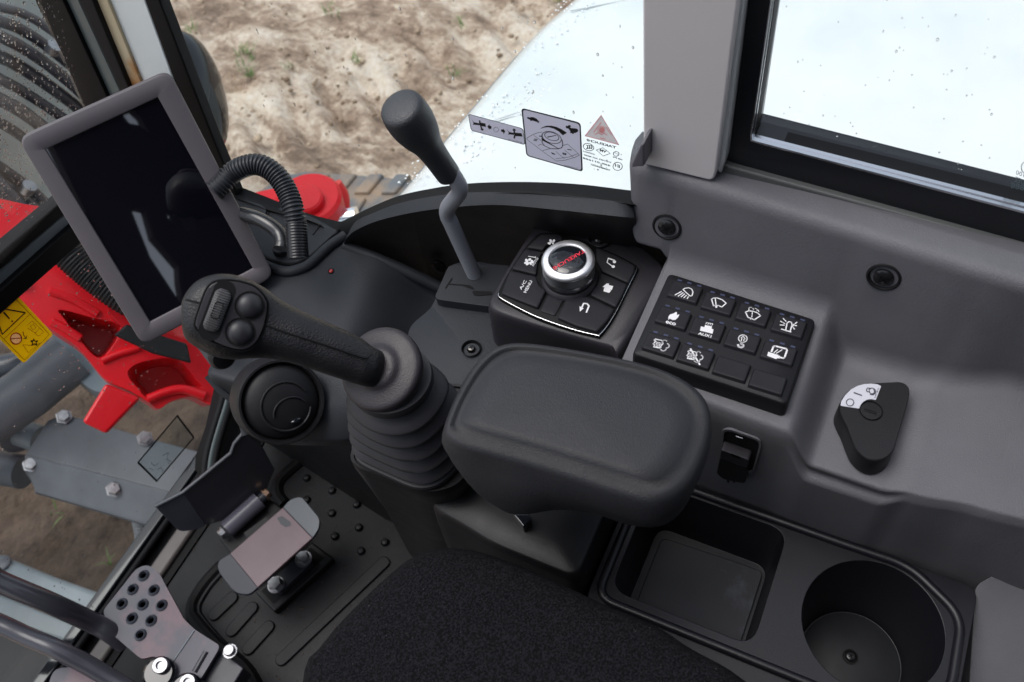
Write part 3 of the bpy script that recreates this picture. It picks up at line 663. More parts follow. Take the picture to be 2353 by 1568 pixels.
    li.append(strokesvf([[(200, 980), (240, 945), (300, 1000), (265, 1040), (205, 1000)], [(300, 1000), (330, 1030), (290, 1065), (262, 1040)], [(165, 1130), (210, 1195), (300, 1120), (240, 1140), (170, 1130)], [(225, 985), (250, 970), (270, 1000), (245, 1015), (225, 985)]], .0005, f, Y, -N))
    flatmesh('black_pictogram', merge(li), M_ink, s)
    flatmesh('circle_field', polyvf(circ(112, 1083, 44, 44), f, Y), translu('circle_white', (.7, .7, .72), (.5, .5, .5)), s)
    flatmesh('prohibition_ring', merge([strokesvf([circ(112, 1083, 44, 44)], .0014, up(.0028), Y, -N), strokesvf([[(70, 1086), (155, 1078)]], .0012, up(.0028), Y, -N)]), mk('sign_red', (.6, .02, .02), .4), s)
    s = thing('clear_sticker', lpl(380, 1030), 'small clear rectangular sticker with a thin black outline, above the black pedal', 'sticker')
    R = [(405, 955), (443, 1005), (358, 1105), (315, 1062)]
    sheet('film', [up(.0016)(*p) for p in R], M_film, s)
    flatmesh('outline', strokesvf([R + R[:1]], .0028, up(.0019), None, -N), M_ink, s)
    flatmesh('faint_print', strokesvf([[(372, 1046), (385, 1040), (380, 1055), (392, 1062)], [(345, 1062), (352, 1070), (362, 1064)], [(360, 1078), (368, 1074), (372, 1084)], [(340, 1075), (350, 1080)]], .0006, up(.0019), None, -N), mk('faint_print_grey', (.10, .15, .15), .5), s)
    # roof lining and rear wall: what shades the cab and what the screen mirrors
panes()
def shell():
    r = thing('unseen_cab_roof', (0, 0, .5), 'unseen dark cab roof lining over the seat, cut back at the front roof window to light the cab', 'roof')
    z = .46
    box('lining', (-.06, -.53, z + .02), (1.14, .68, .04), M_roof, r)  # unseen roof stops short to let overhead light into the cab
    c = thing('cab_rear_wall', (-.05, -.85, -.6), 'dark rear cab wall behind the seat', 'cab wall')
    box('wall', (-.06, -.87, -.40), (1.12, .03, 1.72), M_roof, c)
    xl = -.62
    def refl(x, y):            # left wall point mirrored by the screen
        d = ray(x, y); p = MON(x, y); n = MON.n; rr = d - n * 2 * d.dot(n); return p + rr * ((xl - p.x) / rr.x)
    l = thing('unseen_cab_left_wall', (-.62, -.1, -.6), 'unseen left cab wall with the door opening and window gaps shaped for the screen reflection', 'cab wall')
    outer = [V((xl, -1.0, -1.25)), V((xl, .62, -1.25)), V((xl, .62, .46)), V((xl, -1.0, .46))]
    door = [V((xl, -.34, .06)), V((xl, .54, .06)), V((xl, .54, .42)), V((xl, -.34, .42))]
    h1 = [refl(x, y) for x, y in [(298, 474), (334, 482), (352, 545), (410, 612), (412, 648), (424, 712), (345, 592)]]  # gaps shaped to put pale streaks into the screen's reflection
    h2 = [refl(x, y) for x, y in [(280, 262), (306, 252), (323, 268), (342, 304), (318, 288), (297, 284)]]
    h3 = [refl(x, y) for x, y in [(378, 487), (400, 489), (392, 512)]]
    for h in (h1, h2, h3): print('HOLE', [tuple(round(c_, 2) for c_ in p) for p in h])
    holedeck('wall', outer, [(h, [p + V((-.02, 0, 0)) for p in h]) for h in (door, h1, h2, h3)], M_roof, l)
def holedeck(name, outer, holes, mat, par):
    bm = bmesh.new(); org = ORG[par.name]; es = []
    def ring(pts):
        vv = [bm.verts.new(p - org) for p in pts]; e = [bm.edges.new((vv[i], vv[(i + 1) % len(vv)])) for i in range(len(vv))]; return vv, e
    _, e = ring(outer); es += e; hv = []
    for a, b in holes:
        v, e = ring(a); es += e; hv.append((v, b))
    bmesh.ops.triangle_fill(bm, edges=es, use_beauty=True)
    for v, b in hv:
        w = [bm.verts.new(p - org) for p in b]
        for i in range(len(v)): bm.faces.new((v[i], v[(i + 1) % len(v)], w[(i + 1) % len(v)], w[i]))
    me = bpy.data.meshes.new(name); bm.to_mesh(me); bm.free(); me.materials.append(mat)
    o = bpy.data.objects.new(name, me); COL.objects.link(o); o.parent = par; ORG[o.name] = org; return o
_mq = [ray(40, 318) * .90, ray(388, 160) * .90 * .9893, ray(632, 638) * .90 * 1.0217, ray(326, 795) * .90 * 1.0333]
MON = Plane(_mq[0], (_mq[1] - _mq[0]).cross(_mq[3] - _mq[0]))
if MON.n.dot(_mq[0]) > 0: MON.n = -MON.n
shell()
def side():
    # window post
    t = thing('window_post', PX(1580, 300, .475), 'wide grey vertical post between the side window and the sliding window', 'cab post')
    s = px_(.475)
    P = [s(1476, -60), s(1700, -60), s(1697, 0), s(1645, 400), s(1638, 418), s(1478, 378)]
    prism('post_cover', rnd(P, [0, 0, 0, .006, .006, 0]), (.03, 0, 0), M_pill, t, bevel=.004, seg=4)
    P = [s(1690, -60), s(1712, -60), s(1660, 380), s(1650, 415), s(1640, 405)]
    prism('post_edge', [p + V((.006, 0, 0)) for p in P], (.02, 0, 0), M_pillw, t, bevel=.002)
    # sliding window
    w = thing('sliding_window', PX(2000, 300, .49), 'black framed sliding side window with bright aluminium track, top right', 'window')
    s = px_(.492)
    outer = [s(1700, -60), s(1697, 0), s(1652, 340), s(1658, 378), s(1668, 397), s(2353, 588), s(2600, 660), s(2600, -60)]
    inner = [s(1780, -60), s(1771, 0), s(1726, 322), s(2353, 488), s(2600, 553), s(2600, -58)]
    def ringpoly(name, a, b, dx, mat):
        # a and b: open L shaped polylines
        vs = a + b + [p + V((dx, 0, 0)) for p in a] + [p + V((dx, 0, 0)) for p in b]; n = len(a); fs = []
        for i in range(n - 1):
            fs += [[i, i + 1, n + i + 1, n + i], [2 * n + i, 2 * n + i + 1, 3 * n + i + 1, 3 * n + i], [i, i + 1, 2 * n + i + 1, 2 * n + i], [n + i, n + i + 1, 3 * n + i + 1, 3 * n + i]]
        return build(name, vs, fs, mat, w, ang=30)
    ringpoly('frame', [s(1700, -60), s(1697, 0), s(1655, 350), s(1660, 385), s(1690, 404), s(2353, 588), s(2600, 660)], [s(1780, -60), s(1771, 0), s(1728, 310), s(1726, 324), s(1745, 329), s(2353, 489), s(2600, 554)], .03, M_frame)
    s2 = px_(.4915)
    ringpoly('track', [s2(1779, -60), s2(1770, 0), s2(1724.5, 307), s2(1724.5, 325), s2(1740, 330), s2(2353, 491), s2(2600, 556)], [s2(1782, -60), s2(1773, 0), s2(1728, 307), s2(1728, 322), s2(1741, 326), s2(2353, 486), s2(2600, 551)], .004, M_alu)
    s3 = px_(.498)
    ringpoly('glazing_channel', [s3(1784, -60), s3(1775, 0), s3(1731, 307), s3(1731, 320), s3(1745, 324), s3(2353, 486), s3(2600, 551)], [s3(1791, -60), s3(1782, 0), s3(1736, 305), s3(1736, 313), s3(1748, 316), s3(2353, 468), s3(2600, 533)], .012, M_seal)
    ringpoly('channel_lip', [s3(1785, -60), s3(1778, 0), s3(1733, 306), s3(1733, 310), s3(1740, 313), s3(2353, 470), s3(2600, 535)], [s3(1787, -60), s3(1780, 0), s3(1735, 305), s3(1735, 309), s3(1741, 310), s3(2353, 466.5), s3(2600, 531)], -.003, M_alu)
    prism('pane', [px_(.505)(*p) for p in [(1770, -60), (1720, 330), (2600, 560), (2600, -60)]], (.004, 0, 0), M_glass, w, flat=True)
    sp = [(random.uniform(1760, 2353), random.uniform(0, 470)) for _ in range(140)]
    sp = [p for p in sp if p[1] < 300 + (p[0] - 1740) * .24 and (random.random() < .25 + p[1] / 500)]
    drops('rain_drops', sp, px_(.5095), .0004, .0010, .35, (1, 0, 0), 'rain drops on the outside of the sliding window', 1.8)
    f = px_(.5045)
    T = [textvf('100', f(2352, 408), f(2334, 401), f(2354, 398)), textvf('DEE', f(2352, 425), f(2331, 417), f(2355, 414)), textvf('8888', f(2362, 441), f(2322, 432), f(2365, 428)), strokesvf([circ(2358, 385, 11, 14, 90, 300, 12)], .0005, f, None, V((-.0001, 0, 0)))]
    flatmesh('glass_marking', merge(T), mk('faint_etching', (.12, .17, .19), .5), w)
    # lower window rail below frame
    r = prism('window_rail', [px_(.487)(*p) for p in [(1655, 375), (1640, 422), (1662, 420), (2353, 616), (2600, 690), (2600, 640), (2353, 570), (1680, 385)]], (.02, 0, 0), mk('rail_grey', (.085, .09, .09), .5), None, bevel=.002)
    tag(r, 'narrow dark grey rail under the black sliding window frame', 'rail')
    # stickers on the side pane
    g = px_(.4800); N = V((-.0001, 0, 0)); fr = px_(.4796)
    k = thing('dial_sticker', g(1270, 320), 'square lavender sticker showing a dial between a tortoise and a hare, black border', 'sticker')
    Q = [(830, 108), (1638, 310), (1668, 980), (900, 760)]
    def ringm(nm, A, B):
        m_ = len(A); build(nm, A + B, [[i, (i + 1) % m_, (i + 1) % m_ + m_, i + m_] for i in range(m_)], M_ink, k, flat=True, fix=False)
    ringm('border', rnd([px_(.4799)(*cS(*p)) for p in Q], .0035), rnd([px_(.4799)(*cS(*p)) for p in [(852, 130), (1620, 328), (1646, 960), (914, 750)]], .003))
    sheet('field', rnd([g(*cS(*p)) for p in [(848, 128), (1622, 325), (1648, 962), (912, 752)]], .003), M_lav, k)
    L = []
    def S(l, w=.0005): L.append(strokesvf(l, w, fr, cS, N))
    L.append(polyvf([(908, 240), (925, 232), (945, 243), (965, 233), (1000, 236), (1040, 258), (1065, 285), (1080, 295), (1070, 300), (1068, 314), (1055, 312), (1050, 302), (1000, 286), (975, 280), (970, 288), (955, 286), (950, 270), (925, 260), (912, 252)], fr, cS))
    L.append(polyvf([(1432, 360), (1445, 350), (1460, 358), (1475, 342), (1500, 348), (1505, 362), (1492, 372), (1510, 385), (1540, 385), (1580, 390), (1605, 408), (1600, 430), (1570, 450), (1540, 450), (1545, 462), (1530, 466), (1515, 452), (1492, 452), (1498, 430), (1480, 405), (1470, 390), (1445, 388), (1435, 375)], fr, cS))
    L.append(polyvf([(1085, 395), (1120, 370), (1175, 352), (1240, 352), (1310, 368), (1380, 400), (1452, 446), (1395, 482), (1340, 430), (1270, 390), (1200, 372), (1140, 376)], fr, cS))
    S([circ(1245, 510, 135, 75, 0, 360, 28, 18), circ(1245, 495, 100, 52, 0, 360, 24, 18)], .0006)
    S([[(1112, 470), (1115, 580), (1150, 625), (1230, 662), (1320, 665), (1380, 650), (1395, 610), (1385, 540)]], .0007)
    S([[(1118 + i * 12, 520 + i * 8), (1128 + i * 12, 555 + i * 6)] for i in range(18)], .0007)
    L.append(polyvf([(1180, 500), (1300, 478), (1308, 486), (1190, 513)], fr, cS))
    S([[(1115, 435), (1060, 445), (990, 470), (905, 520), (920, 545), (1110, 690), (1310, 830), (1420, 820), (1560, 780), (1620, 750), (1590, 715), (1460, 600), (1395, 620)], [(1300, 800), (1480, 775), (1600, 730)], [(1000, 480), (1100, 550)], [(1060, 620), (1100, 600), (1220, 660), (1120, 690)], [(1300, 700), (1420, 800)], [(1420, 680), (1540, 780)]], .0004)
    S([[(1000, 545), (1040, 555)], [(1012, 530), (1050, 540)], [(1075, 490), (1110, 495)], [(1240, 715), (1290, 738), (1250, 730)], [(1395, 720), (1440, 730), (1430, 745), (1400, 735), (1395, 720)], [(1460, 670), (1510, 680)]], .0009)
    L.append(textvf('06993-00101', fr(*cS(1595, 940)), fr(*cS(1420, 895)), fr(*cS(1593, 925))))
    flatmesh('dial_drawing', merge(L), M_ink, k)
    k = thing('swing_sticker', g(1140, 300), 'narrow lavender strip sticker with arrow pictograms left of the dial sticker', 'sticker')
    ringm('border', rnd([px_(.4805)(*cS(*p)) for p in [(108, 188), (855, 388), (885, 615), (148, 418)]], .0025), rnd([px_(.4805)(*cS(*p)) for p in [(118, 198), (846, 393), (876, 605), (156, 411)]], .0022))
    sheet('field', rnd([px_(.4807)(*cS(*p)) for p in [(116, 195), (848, 394), (878, 608), (154, 412)]], .0023), M_lav, k)
    L = []; f5 = px_(.4803)
    def S(l, w=.0005): L.append(strokesvf(l, w, f5, cS, N))
    for dx, dy in ((0, 0), (478, 132)):
        L.append(polyvf([(155 + dx, 265 + dy), (190 + dx, 305 + dy), (258 + dx, 318 + dy), (262 + dx, 345 + dy), (200 + dx, 338 + dy), (172 + dx, 340 + dy), (185 + dx, 315 + dy)], f5, cS))
    S([[(268, 282), (272, 340)], [(280, 350), (300, 405)], [(285, 395), (300, 408), (312, 398)], [(735, 520), (745, 480)], [(738, 455), (735, 400)], [(722, 415), (735, 397), (752, 412)]], .0014)
    S([[(285, 332), (338, 342)], [(752, 468), (832, 474)]], .0035)
    L.append(polyvf([(370, 360), (400, 332), (402, 352), (428, 360), (424, 395), (400, 392), (398, 408)], f5, cS)); L.append(polyvf([(612, 428), (582, 388), (580, 404), (556, 400), (560, 434), (585, 440), (592, 468)], f5, cS))
    S([circ(490, 403, 33, 33)], .0003)
    L.append(textvf('06993-20190', f5(*cS(845, 592)), f5(*cS(655, 545)), f5(*cS(842, 572))))
    flatmesh('pictograms', merge(L), M_ink, k)
    k = thing('glass_stamp', g(1400, 330), 'printed glass stamp with a pink triangle over mirrored lettering, beside the grey post', 'glass stamp')
    tri = [(1917, 212), (2155, 608), (1700, 487)]
    flatmesh('triangle_field', polyvf(tri, px_(.4808), cS), translu('stamp_grey', (.4, .36, .36), (.45, .42, .42)), k)
    L = []; f6 = px_(.4804)
    def S2(l, w=.0005): L.append(strokesvf(l, w, f6, cS, N))
    S2([tri + tri[:1]], .0007); L.append(polyvf(circ(1925, 410, 40, 42), f6, cS)); S2([circ(1925, 412, 55, 55, 90, 330)], .0005); S2([[(1830, 470), (1880, 445), (1920, 470), (1960, 450), (2000, 480)], [(1905, 510), (1925, 530), (1950, 520), (1975, 535)], [(1815, 440), (1915, 305)], [(1985, 370), (2050, 470)]], .0007)
    flatmesh('triangle_print', merge(L), M_lblred, k)
    L = []
    def T(s, a, b, u): L.append(textvf(s, f6(*cS(*a)), f6(*cS(*b)), f6(*cS(*u)), .035))
    T('TAKEUCHI', (2120, 665), (1722, 560), (2118, 632)); T('43R-011668', (2045, 910), (1668, 800), (2044, 885)); T('TEMPERED', (2040, 970), (1772, 885), (2040, 948)); T('DOT459 AS2 M550', (2050, 862), (1680, 755), (2050, 842))
    T('E000001', (1825, 750), (1672, 705), (1824, 732)); T('GB FG', (2205, 825), (2075, 785), (2204, 805)); T('T', (2195, 760), (2178, 756), (2195, 738)); T('9  -', (1885, 968), (1815, 945), (1884, 942)); T('E1', (2170, 925), (2105, 905), (2168, 885))
    def S3(l, w=.0005): L.append(strokesvf(l, w, f6, cS, N))
    S3([circ(1745, 640, 73, 48, 0, 360, 24, 15), circ(2120, 732, 38, 32), circ(2140, 902, 63, 55)], .0006)
    S3([circ(1745 + d, 638, 18, 24, -90, 90, 8) for d in (-28, 0, 28)], .0009)
    S3([[(1940, 650), (2040, 725), (1945, 762), (1850, 680), (1940, 650)]], .0005); L.append(textvf('VM', f6(*cS(1985, 725)), f6(*cS(1895, 700)), f6(*cS(1990, 690)), .04)); L.append(textvf('JIS', f6(*cS(2148, 750)), f6(*cS(2100, 735)), f6(*cS(2148, 725))))
    flatmesh('mirrored_lettering', merge(L), M_ink, k)
side()
# ================================================================== TRIM, CONSOLE, TRAY
def sst(a, b, x):
    t = max(0, min(1, (x - a) / (b - a))); return t * t * (3 - 2 * t)
def table(rows, y):
    """rows: (y, values...) with y falling; smooth blend between neighbours"""
    if y >= rows[0][0]: return rows[0][1:]
    for r0, r1 in zip(rows, rows[1:]):
        if y >= r1[0]:
            t = sst(0, 1, (r0[0] - y) / (r0[0] - r1[0])); return [lerp(p, q_, t) for p, q_ in zip(r0[1:], r1[1:])]
    return rows[-1][1:]
def ropen(P, r, n=5):
    out = [P[0]]
    for i in range(1, len(P) - 1):
        a, b, c = P[i - 1], P[i], P[i + 1]; rr = min(r[i], (a - b).length * .48, (c - b).length * .48)
        s_, e = b + (a - b).normalized() * rr, b + (c - b).normalized() * rr
        for k in range(n + 1): t = k / n; out.append(s_ * (1 - t) ** 2 + b * 2 * t * (1 - t) + e * t * t)
    out.append(P[-1]); return out
ROWS = [ # y, foot x, foot z, edge x, edge z, facet x, facet z, lip x, lip z, base x
    (.145, .4575, -.5615, .3560, -.5755, .3535, -.583, .3525, -.592, .347),
    (.016, .4535, -.5625, .3490, -.5755, .3465, -.583, .3455, -.592, .3465),
    (-.008, .4450, -.5985, .3437, -.6040, .3470, -.6145, .3395, -.6190, .3455),
    (-.056, .4425, -.5960, .3433, -.6040, .3455, -.6135, .3395, -.6185, .3455),
    (-.076, .4445, -.5925, .3480, -.6020, .3465, -.6060, .3450, -.6110, .3465),
    (-.118, .4545, -.5885, .3540, -.6020, .3525, -.6055, .3510, -.6100, .349),
    (-.170, .4610, -.5880, .3580, -.6020, .3565, -.6055, .3550, -.6100, .352),
    (-.300, .4610, -.5880, .3660, -.6020, .3645, -.6055, .3630, -.6100, .360)]
def lipx(y): return .4520 + (y + .096) * .082
def console():
    t = thing('side_console', PZ(1950, 900, -.62), 'grey moulded side console along the right wall, carrying keypad and key switch', 'console')
    zl = -.484; rings = []
    ys = [.1415 - i * .0018 for i in range(int((.1415 + .30) / .0018))]
    for y in ys:
        fx, fz, ex, ez, mx_, mz, lx, lz, bx_ = table(ROWS, y); L0 = lipx(y)
        P = [V((L0 + .040, y, zl - .004)), V((L0 + .024, y, zl + .001)), V((L0, y, zl)), V((fx, y, fz)), V((ex, y, ez)), V((mx_, y, mz)), V((lx, y, lz)), V((bx_, y, -.74))]
        rings.append(ropen(P, [0, .002, .010, .016, .0085, .003, .005, 0], 6))
    n = len(rings[0]); vs = [p for r in rings for p in r]; fs = [[j * n + i, j * n + i + 1, (j + 1) * n + i + 1, (j + 1) * n + i] for j in range(len(rings) - 1) for i in range(n - 1)]
    # front end of the trim, past the console proper
    rings = []
    for k in range(26):
        u = k / 25; y = .1415 + .0440 * u; e = max(0, (y - .1735) / .012); e = 1 - math.sqrt(max(0, 1 - e * e)); dx = .014 * e
        c = max(0, (y - .1715) / .014); c = 1 - math.sqrt(max(0, 1 - min(1, c) ** 2)); fz = lerp(-.5615, -.552, sst(.1415, .150, y)) + .008 * c; yb = -.0095 * sst(.148, .1855, y)
        L0 = lipx(y)
        P = [V((L0 + .040, y, zl - .004)), V((L0 + .024, y, zl + .001)), V((L0 + dx, y, zl - .004 * e)), V((.4575 + dx + .001 * c, y + yb, fz)), V((.4655 + dx, y + yb, fz - .004)), V((.53, y + yb, fz - .006))]
        rings.append(ropen(P, [0, .002, .010, .006, .003, 0], 6))
    m = len(rings[0]); o = len(vs); vs += [p for r in rings for p in r]; fs += [[o + j * m + i, o + j * m + i + 1, o + (j + 1) * m + i + 1, o + (j + 1) * m + i] for j in range(len(rings) - 1) for i in range(m - 1)]
    fs.append([o + (len(rings) - 1) * m + i for i in range(m)])
    # left end of the console under the trim
    r0 = [p for p in vs[:n]]; o2 = len(vs); vs += [p + V((0, .003, -.003)) for p in r0[14:]] + [V((.47, .1445, -.74))]
    build('console_body', vs, fs, M_cons, t, ang=50)
    prism('console_end', [p + V((0, -.0004, -.0004)) for p in r0[22:]] + [V((.50, .1411, -.74)), V((.50, .1411, -.566))], (0, .004, 0), M_cons, t)
    s = px_(.458)
    prism('front_upstand', [s(*p) for p in [(1471, 334), (1480, 330), (1480, 384), (1450, 386), (1451, 377)]], (.03, 0, 0), M_trim, t, bevel=.0015)
    for x, y in ((1533, 521), (2031, 636)):
        # point on the leaning wall
        for it in range(1):
            best = None
            for k in range(400):
                z = -.49 - k * .0002; p = PZ(x, y, z); fx, fz = table(ROWS, min(p.y, .1415))[:2]; L0 = lipx(p.y)
                wx = lerp(L0, fx, (zl - z) / (zl - fz)); d = p.x - wx
                if best is None or abs(d) < abs(best[0]): best = (d, p, V((zl - fz, 0, -(L0 - fx))).normalized())
        p, nn = best[1], best[2]; nn = V((-abs(nn.x), 0, abs(nn.z)))
        p = p + nn * .0004
        lathe('screw_cup', [(.0118, 0), (.0116, .0010), (.0104, .0014), (.0094, .0002), (.0086, -.003), (.0003, -.0035)], p, nn, M_rub, t, seg=36, cap=False)
        crossscrew(t, p + nn * .0005, nn, .0070)
    # power socket on the front face
    u = thing('power_socket', PX(1700, 1040, .33), 'small black power socket with a snap cover in the console front, right of the armrest', 'socket')
    G = lambda x, y: (x / 3.92 * .766 + 1532, y / 3.92 * .766 + 919.2)
    fp = Plane(V((.3452, .04, -.61)), V((-1, -.04, .04)))
    fp.n = fp.n.normalized()
    o = fp.n * .0005
    R = rnd([fp(*G(*p)) + o for p in [(655, 330), (740, 315), (1100, 440), (1125, 500), (1040, 800), (990, 850), (640, 740)]], .005)
    Ri = rnd([fp(*G(*p)) + o for p in [(680, 352), (745, 338), (1080, 455), (1098, 505), (1020, 790), (980, 830), (655, 720)]], .004)
    m = len(R); vs = R + [a + fp.n * .0016 for a in R] + [a + fp.n * .0016 for a in Ri] + [a - fp.n * .002 for a in Ri]
    fs = [[j * m + i, j * m + (i + 1) % m, (j + 1) * m + (i + 1) % m, (j + 1) * m + i] for j in range(3) for i in range(m)]
    build('bezel_ring', vs, fs, M_cons, u, ang=60)
    prism('socket_face', [a + fp.n * .0003 for a in Ri], -fp.n * .001, M_rub, u)
    prism('cover_flap', rnd([fp(*G(*p)) + fp.n * .010 for p in [(680, 460), (1010, 580), (985, 680), (660, 560)]], .002), -fp.n * .009, M_hous, u, bevel=.001)
    prism('cover_front', rnd([fp(*G(*p)) + fp.n * .0095 for p in [(660, 562), (982, 684), (955, 870), (700, 820), (620, 750)]], .003), -fp.n * .009, M_blk, u, bevel=.001)
    prism('snap_slot', [fp(*G(*p)) + fp.n * .0102 for p in [(800, 500), (905, 540), (900, 565), (795, 525)]], -fp.n * .0004, M_seal, u, flat=True)
    prism('hinge_tab', [fp(*G(*p)) + fp.n * .003 for p in [(820, 388), (910, 418), (912, 430), (818, 398)]], -fp.n * .002, M_alu, u, bevel=.0004)
    for a in (740, 810): prism('cover_foot', [fp(*G(*p)) + fp.n * .008 for p in [(a, 840), (a + 30, 850), (a + 25, 880), (a - 5, 868)]], -fp.n * .006, M_blk, u)
    # key switch
    k = thing('key_switch', PZ(2000, 960, -.6), 'black drop-shaped key switch with a silver quarter-ring label on the console', 'key switch')
    zk = -.583; f = pz(zk)
    out = cr([f(*cI(*p)) for p in [(575, 640), (592, 560), (640, 480), (720, 420), (830, 383), (950, 372), (1080, 366), (1190, 362), (1255, 390), (1288, 450), (1270, 560), (1225, 720), (1170, 900), (1125, 1050), (1060, 1125), (960, 1160), (850, 1135), (750, 1050), (700, 950), (650, 820), (600, 720)]], 4, True)
    c = sum(out, V((0, 0, 0))) / len(out)
    sh = (c).normalized()
    ring = lambda sc_, dz: [V((c.x + (p.x - c.x) * sc_, c.y + (p.y - c.y) * sc_, p.z + dz)) for p in out]
    loft('switch_body', [ring(1.05, -.018), ring(1.03, -.006), ring(1.02, -.002), ring(1.005, -.0006), ring(.985, 0)], M_blk, k, cap0=False, ang=24)
    # silver label: annular sector
    C0 = f(*cI(895, 660)); lf = pz(zk + .0006)
    arc = [(585, 605), (592, 560), (630, 500), (690, 440), (760, 402), (830, 384), (900, 380), (960, 386), (1000, 405), (945, 545)] + circ(895, 660, 122, 122, -68, -168, 10)
    prism('label', rnd([lf(*cI(*p)) for p in arc], .0006, 2), (0, 0, -.0003), M_lab, k, flat=True)
    L = [strokesvf([circ(682, 572, 38, 36)], .0006, pz(zk + .0008), cI, V((0, 0, .0001))), strokesvf([[(722, 472), (800, 500)]], .001, pz(zk + .0008), cI, V((0, 0, .0001))),
         strokesvf([circ(905, 460, 38, 34, -150, 120), circ(905, 460, 26, 24, -60, 200), [(858, 425), (880, 425), (885, 440)], [(850, 450), (855, 462), (872, 462)], [(856, 428), (850, 450)]], .0006, pz(zk + .0008), cI, V((0, 0, .0001))),
         textvf('06993-00102', pz(zk + .0008)(*cI(942, 530)), pz(zk + .0008)(*cI(982, 424)), pz(zk + .0008)(*cI(926, 526)))]
    flatmesh('label_print', merge(L), mk('label_ink', (.05, .05, .08), .5), k)
    r = (f(*cI(1015, 660)) - C0).length
    lathe('key_cylinder', [(r, -.002), (r, .0006), (r * .97, .0014), (r * .92, .0004), (r * .90, -.0006), (r * .88, .0004), (.0002, .0006)], C0, (0, 0, 1), M_blk, k, seg=48)
    prism('key_slot', [pz(zk + .0012)(*cI(*p)) for p in [(830, 628), (955, 668), (950, 686), (825, 646)]], (0, 0, -.0004), M_seal, k, flat=True)
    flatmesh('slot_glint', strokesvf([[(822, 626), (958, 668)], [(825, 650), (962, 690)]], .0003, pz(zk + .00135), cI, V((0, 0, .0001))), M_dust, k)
console()
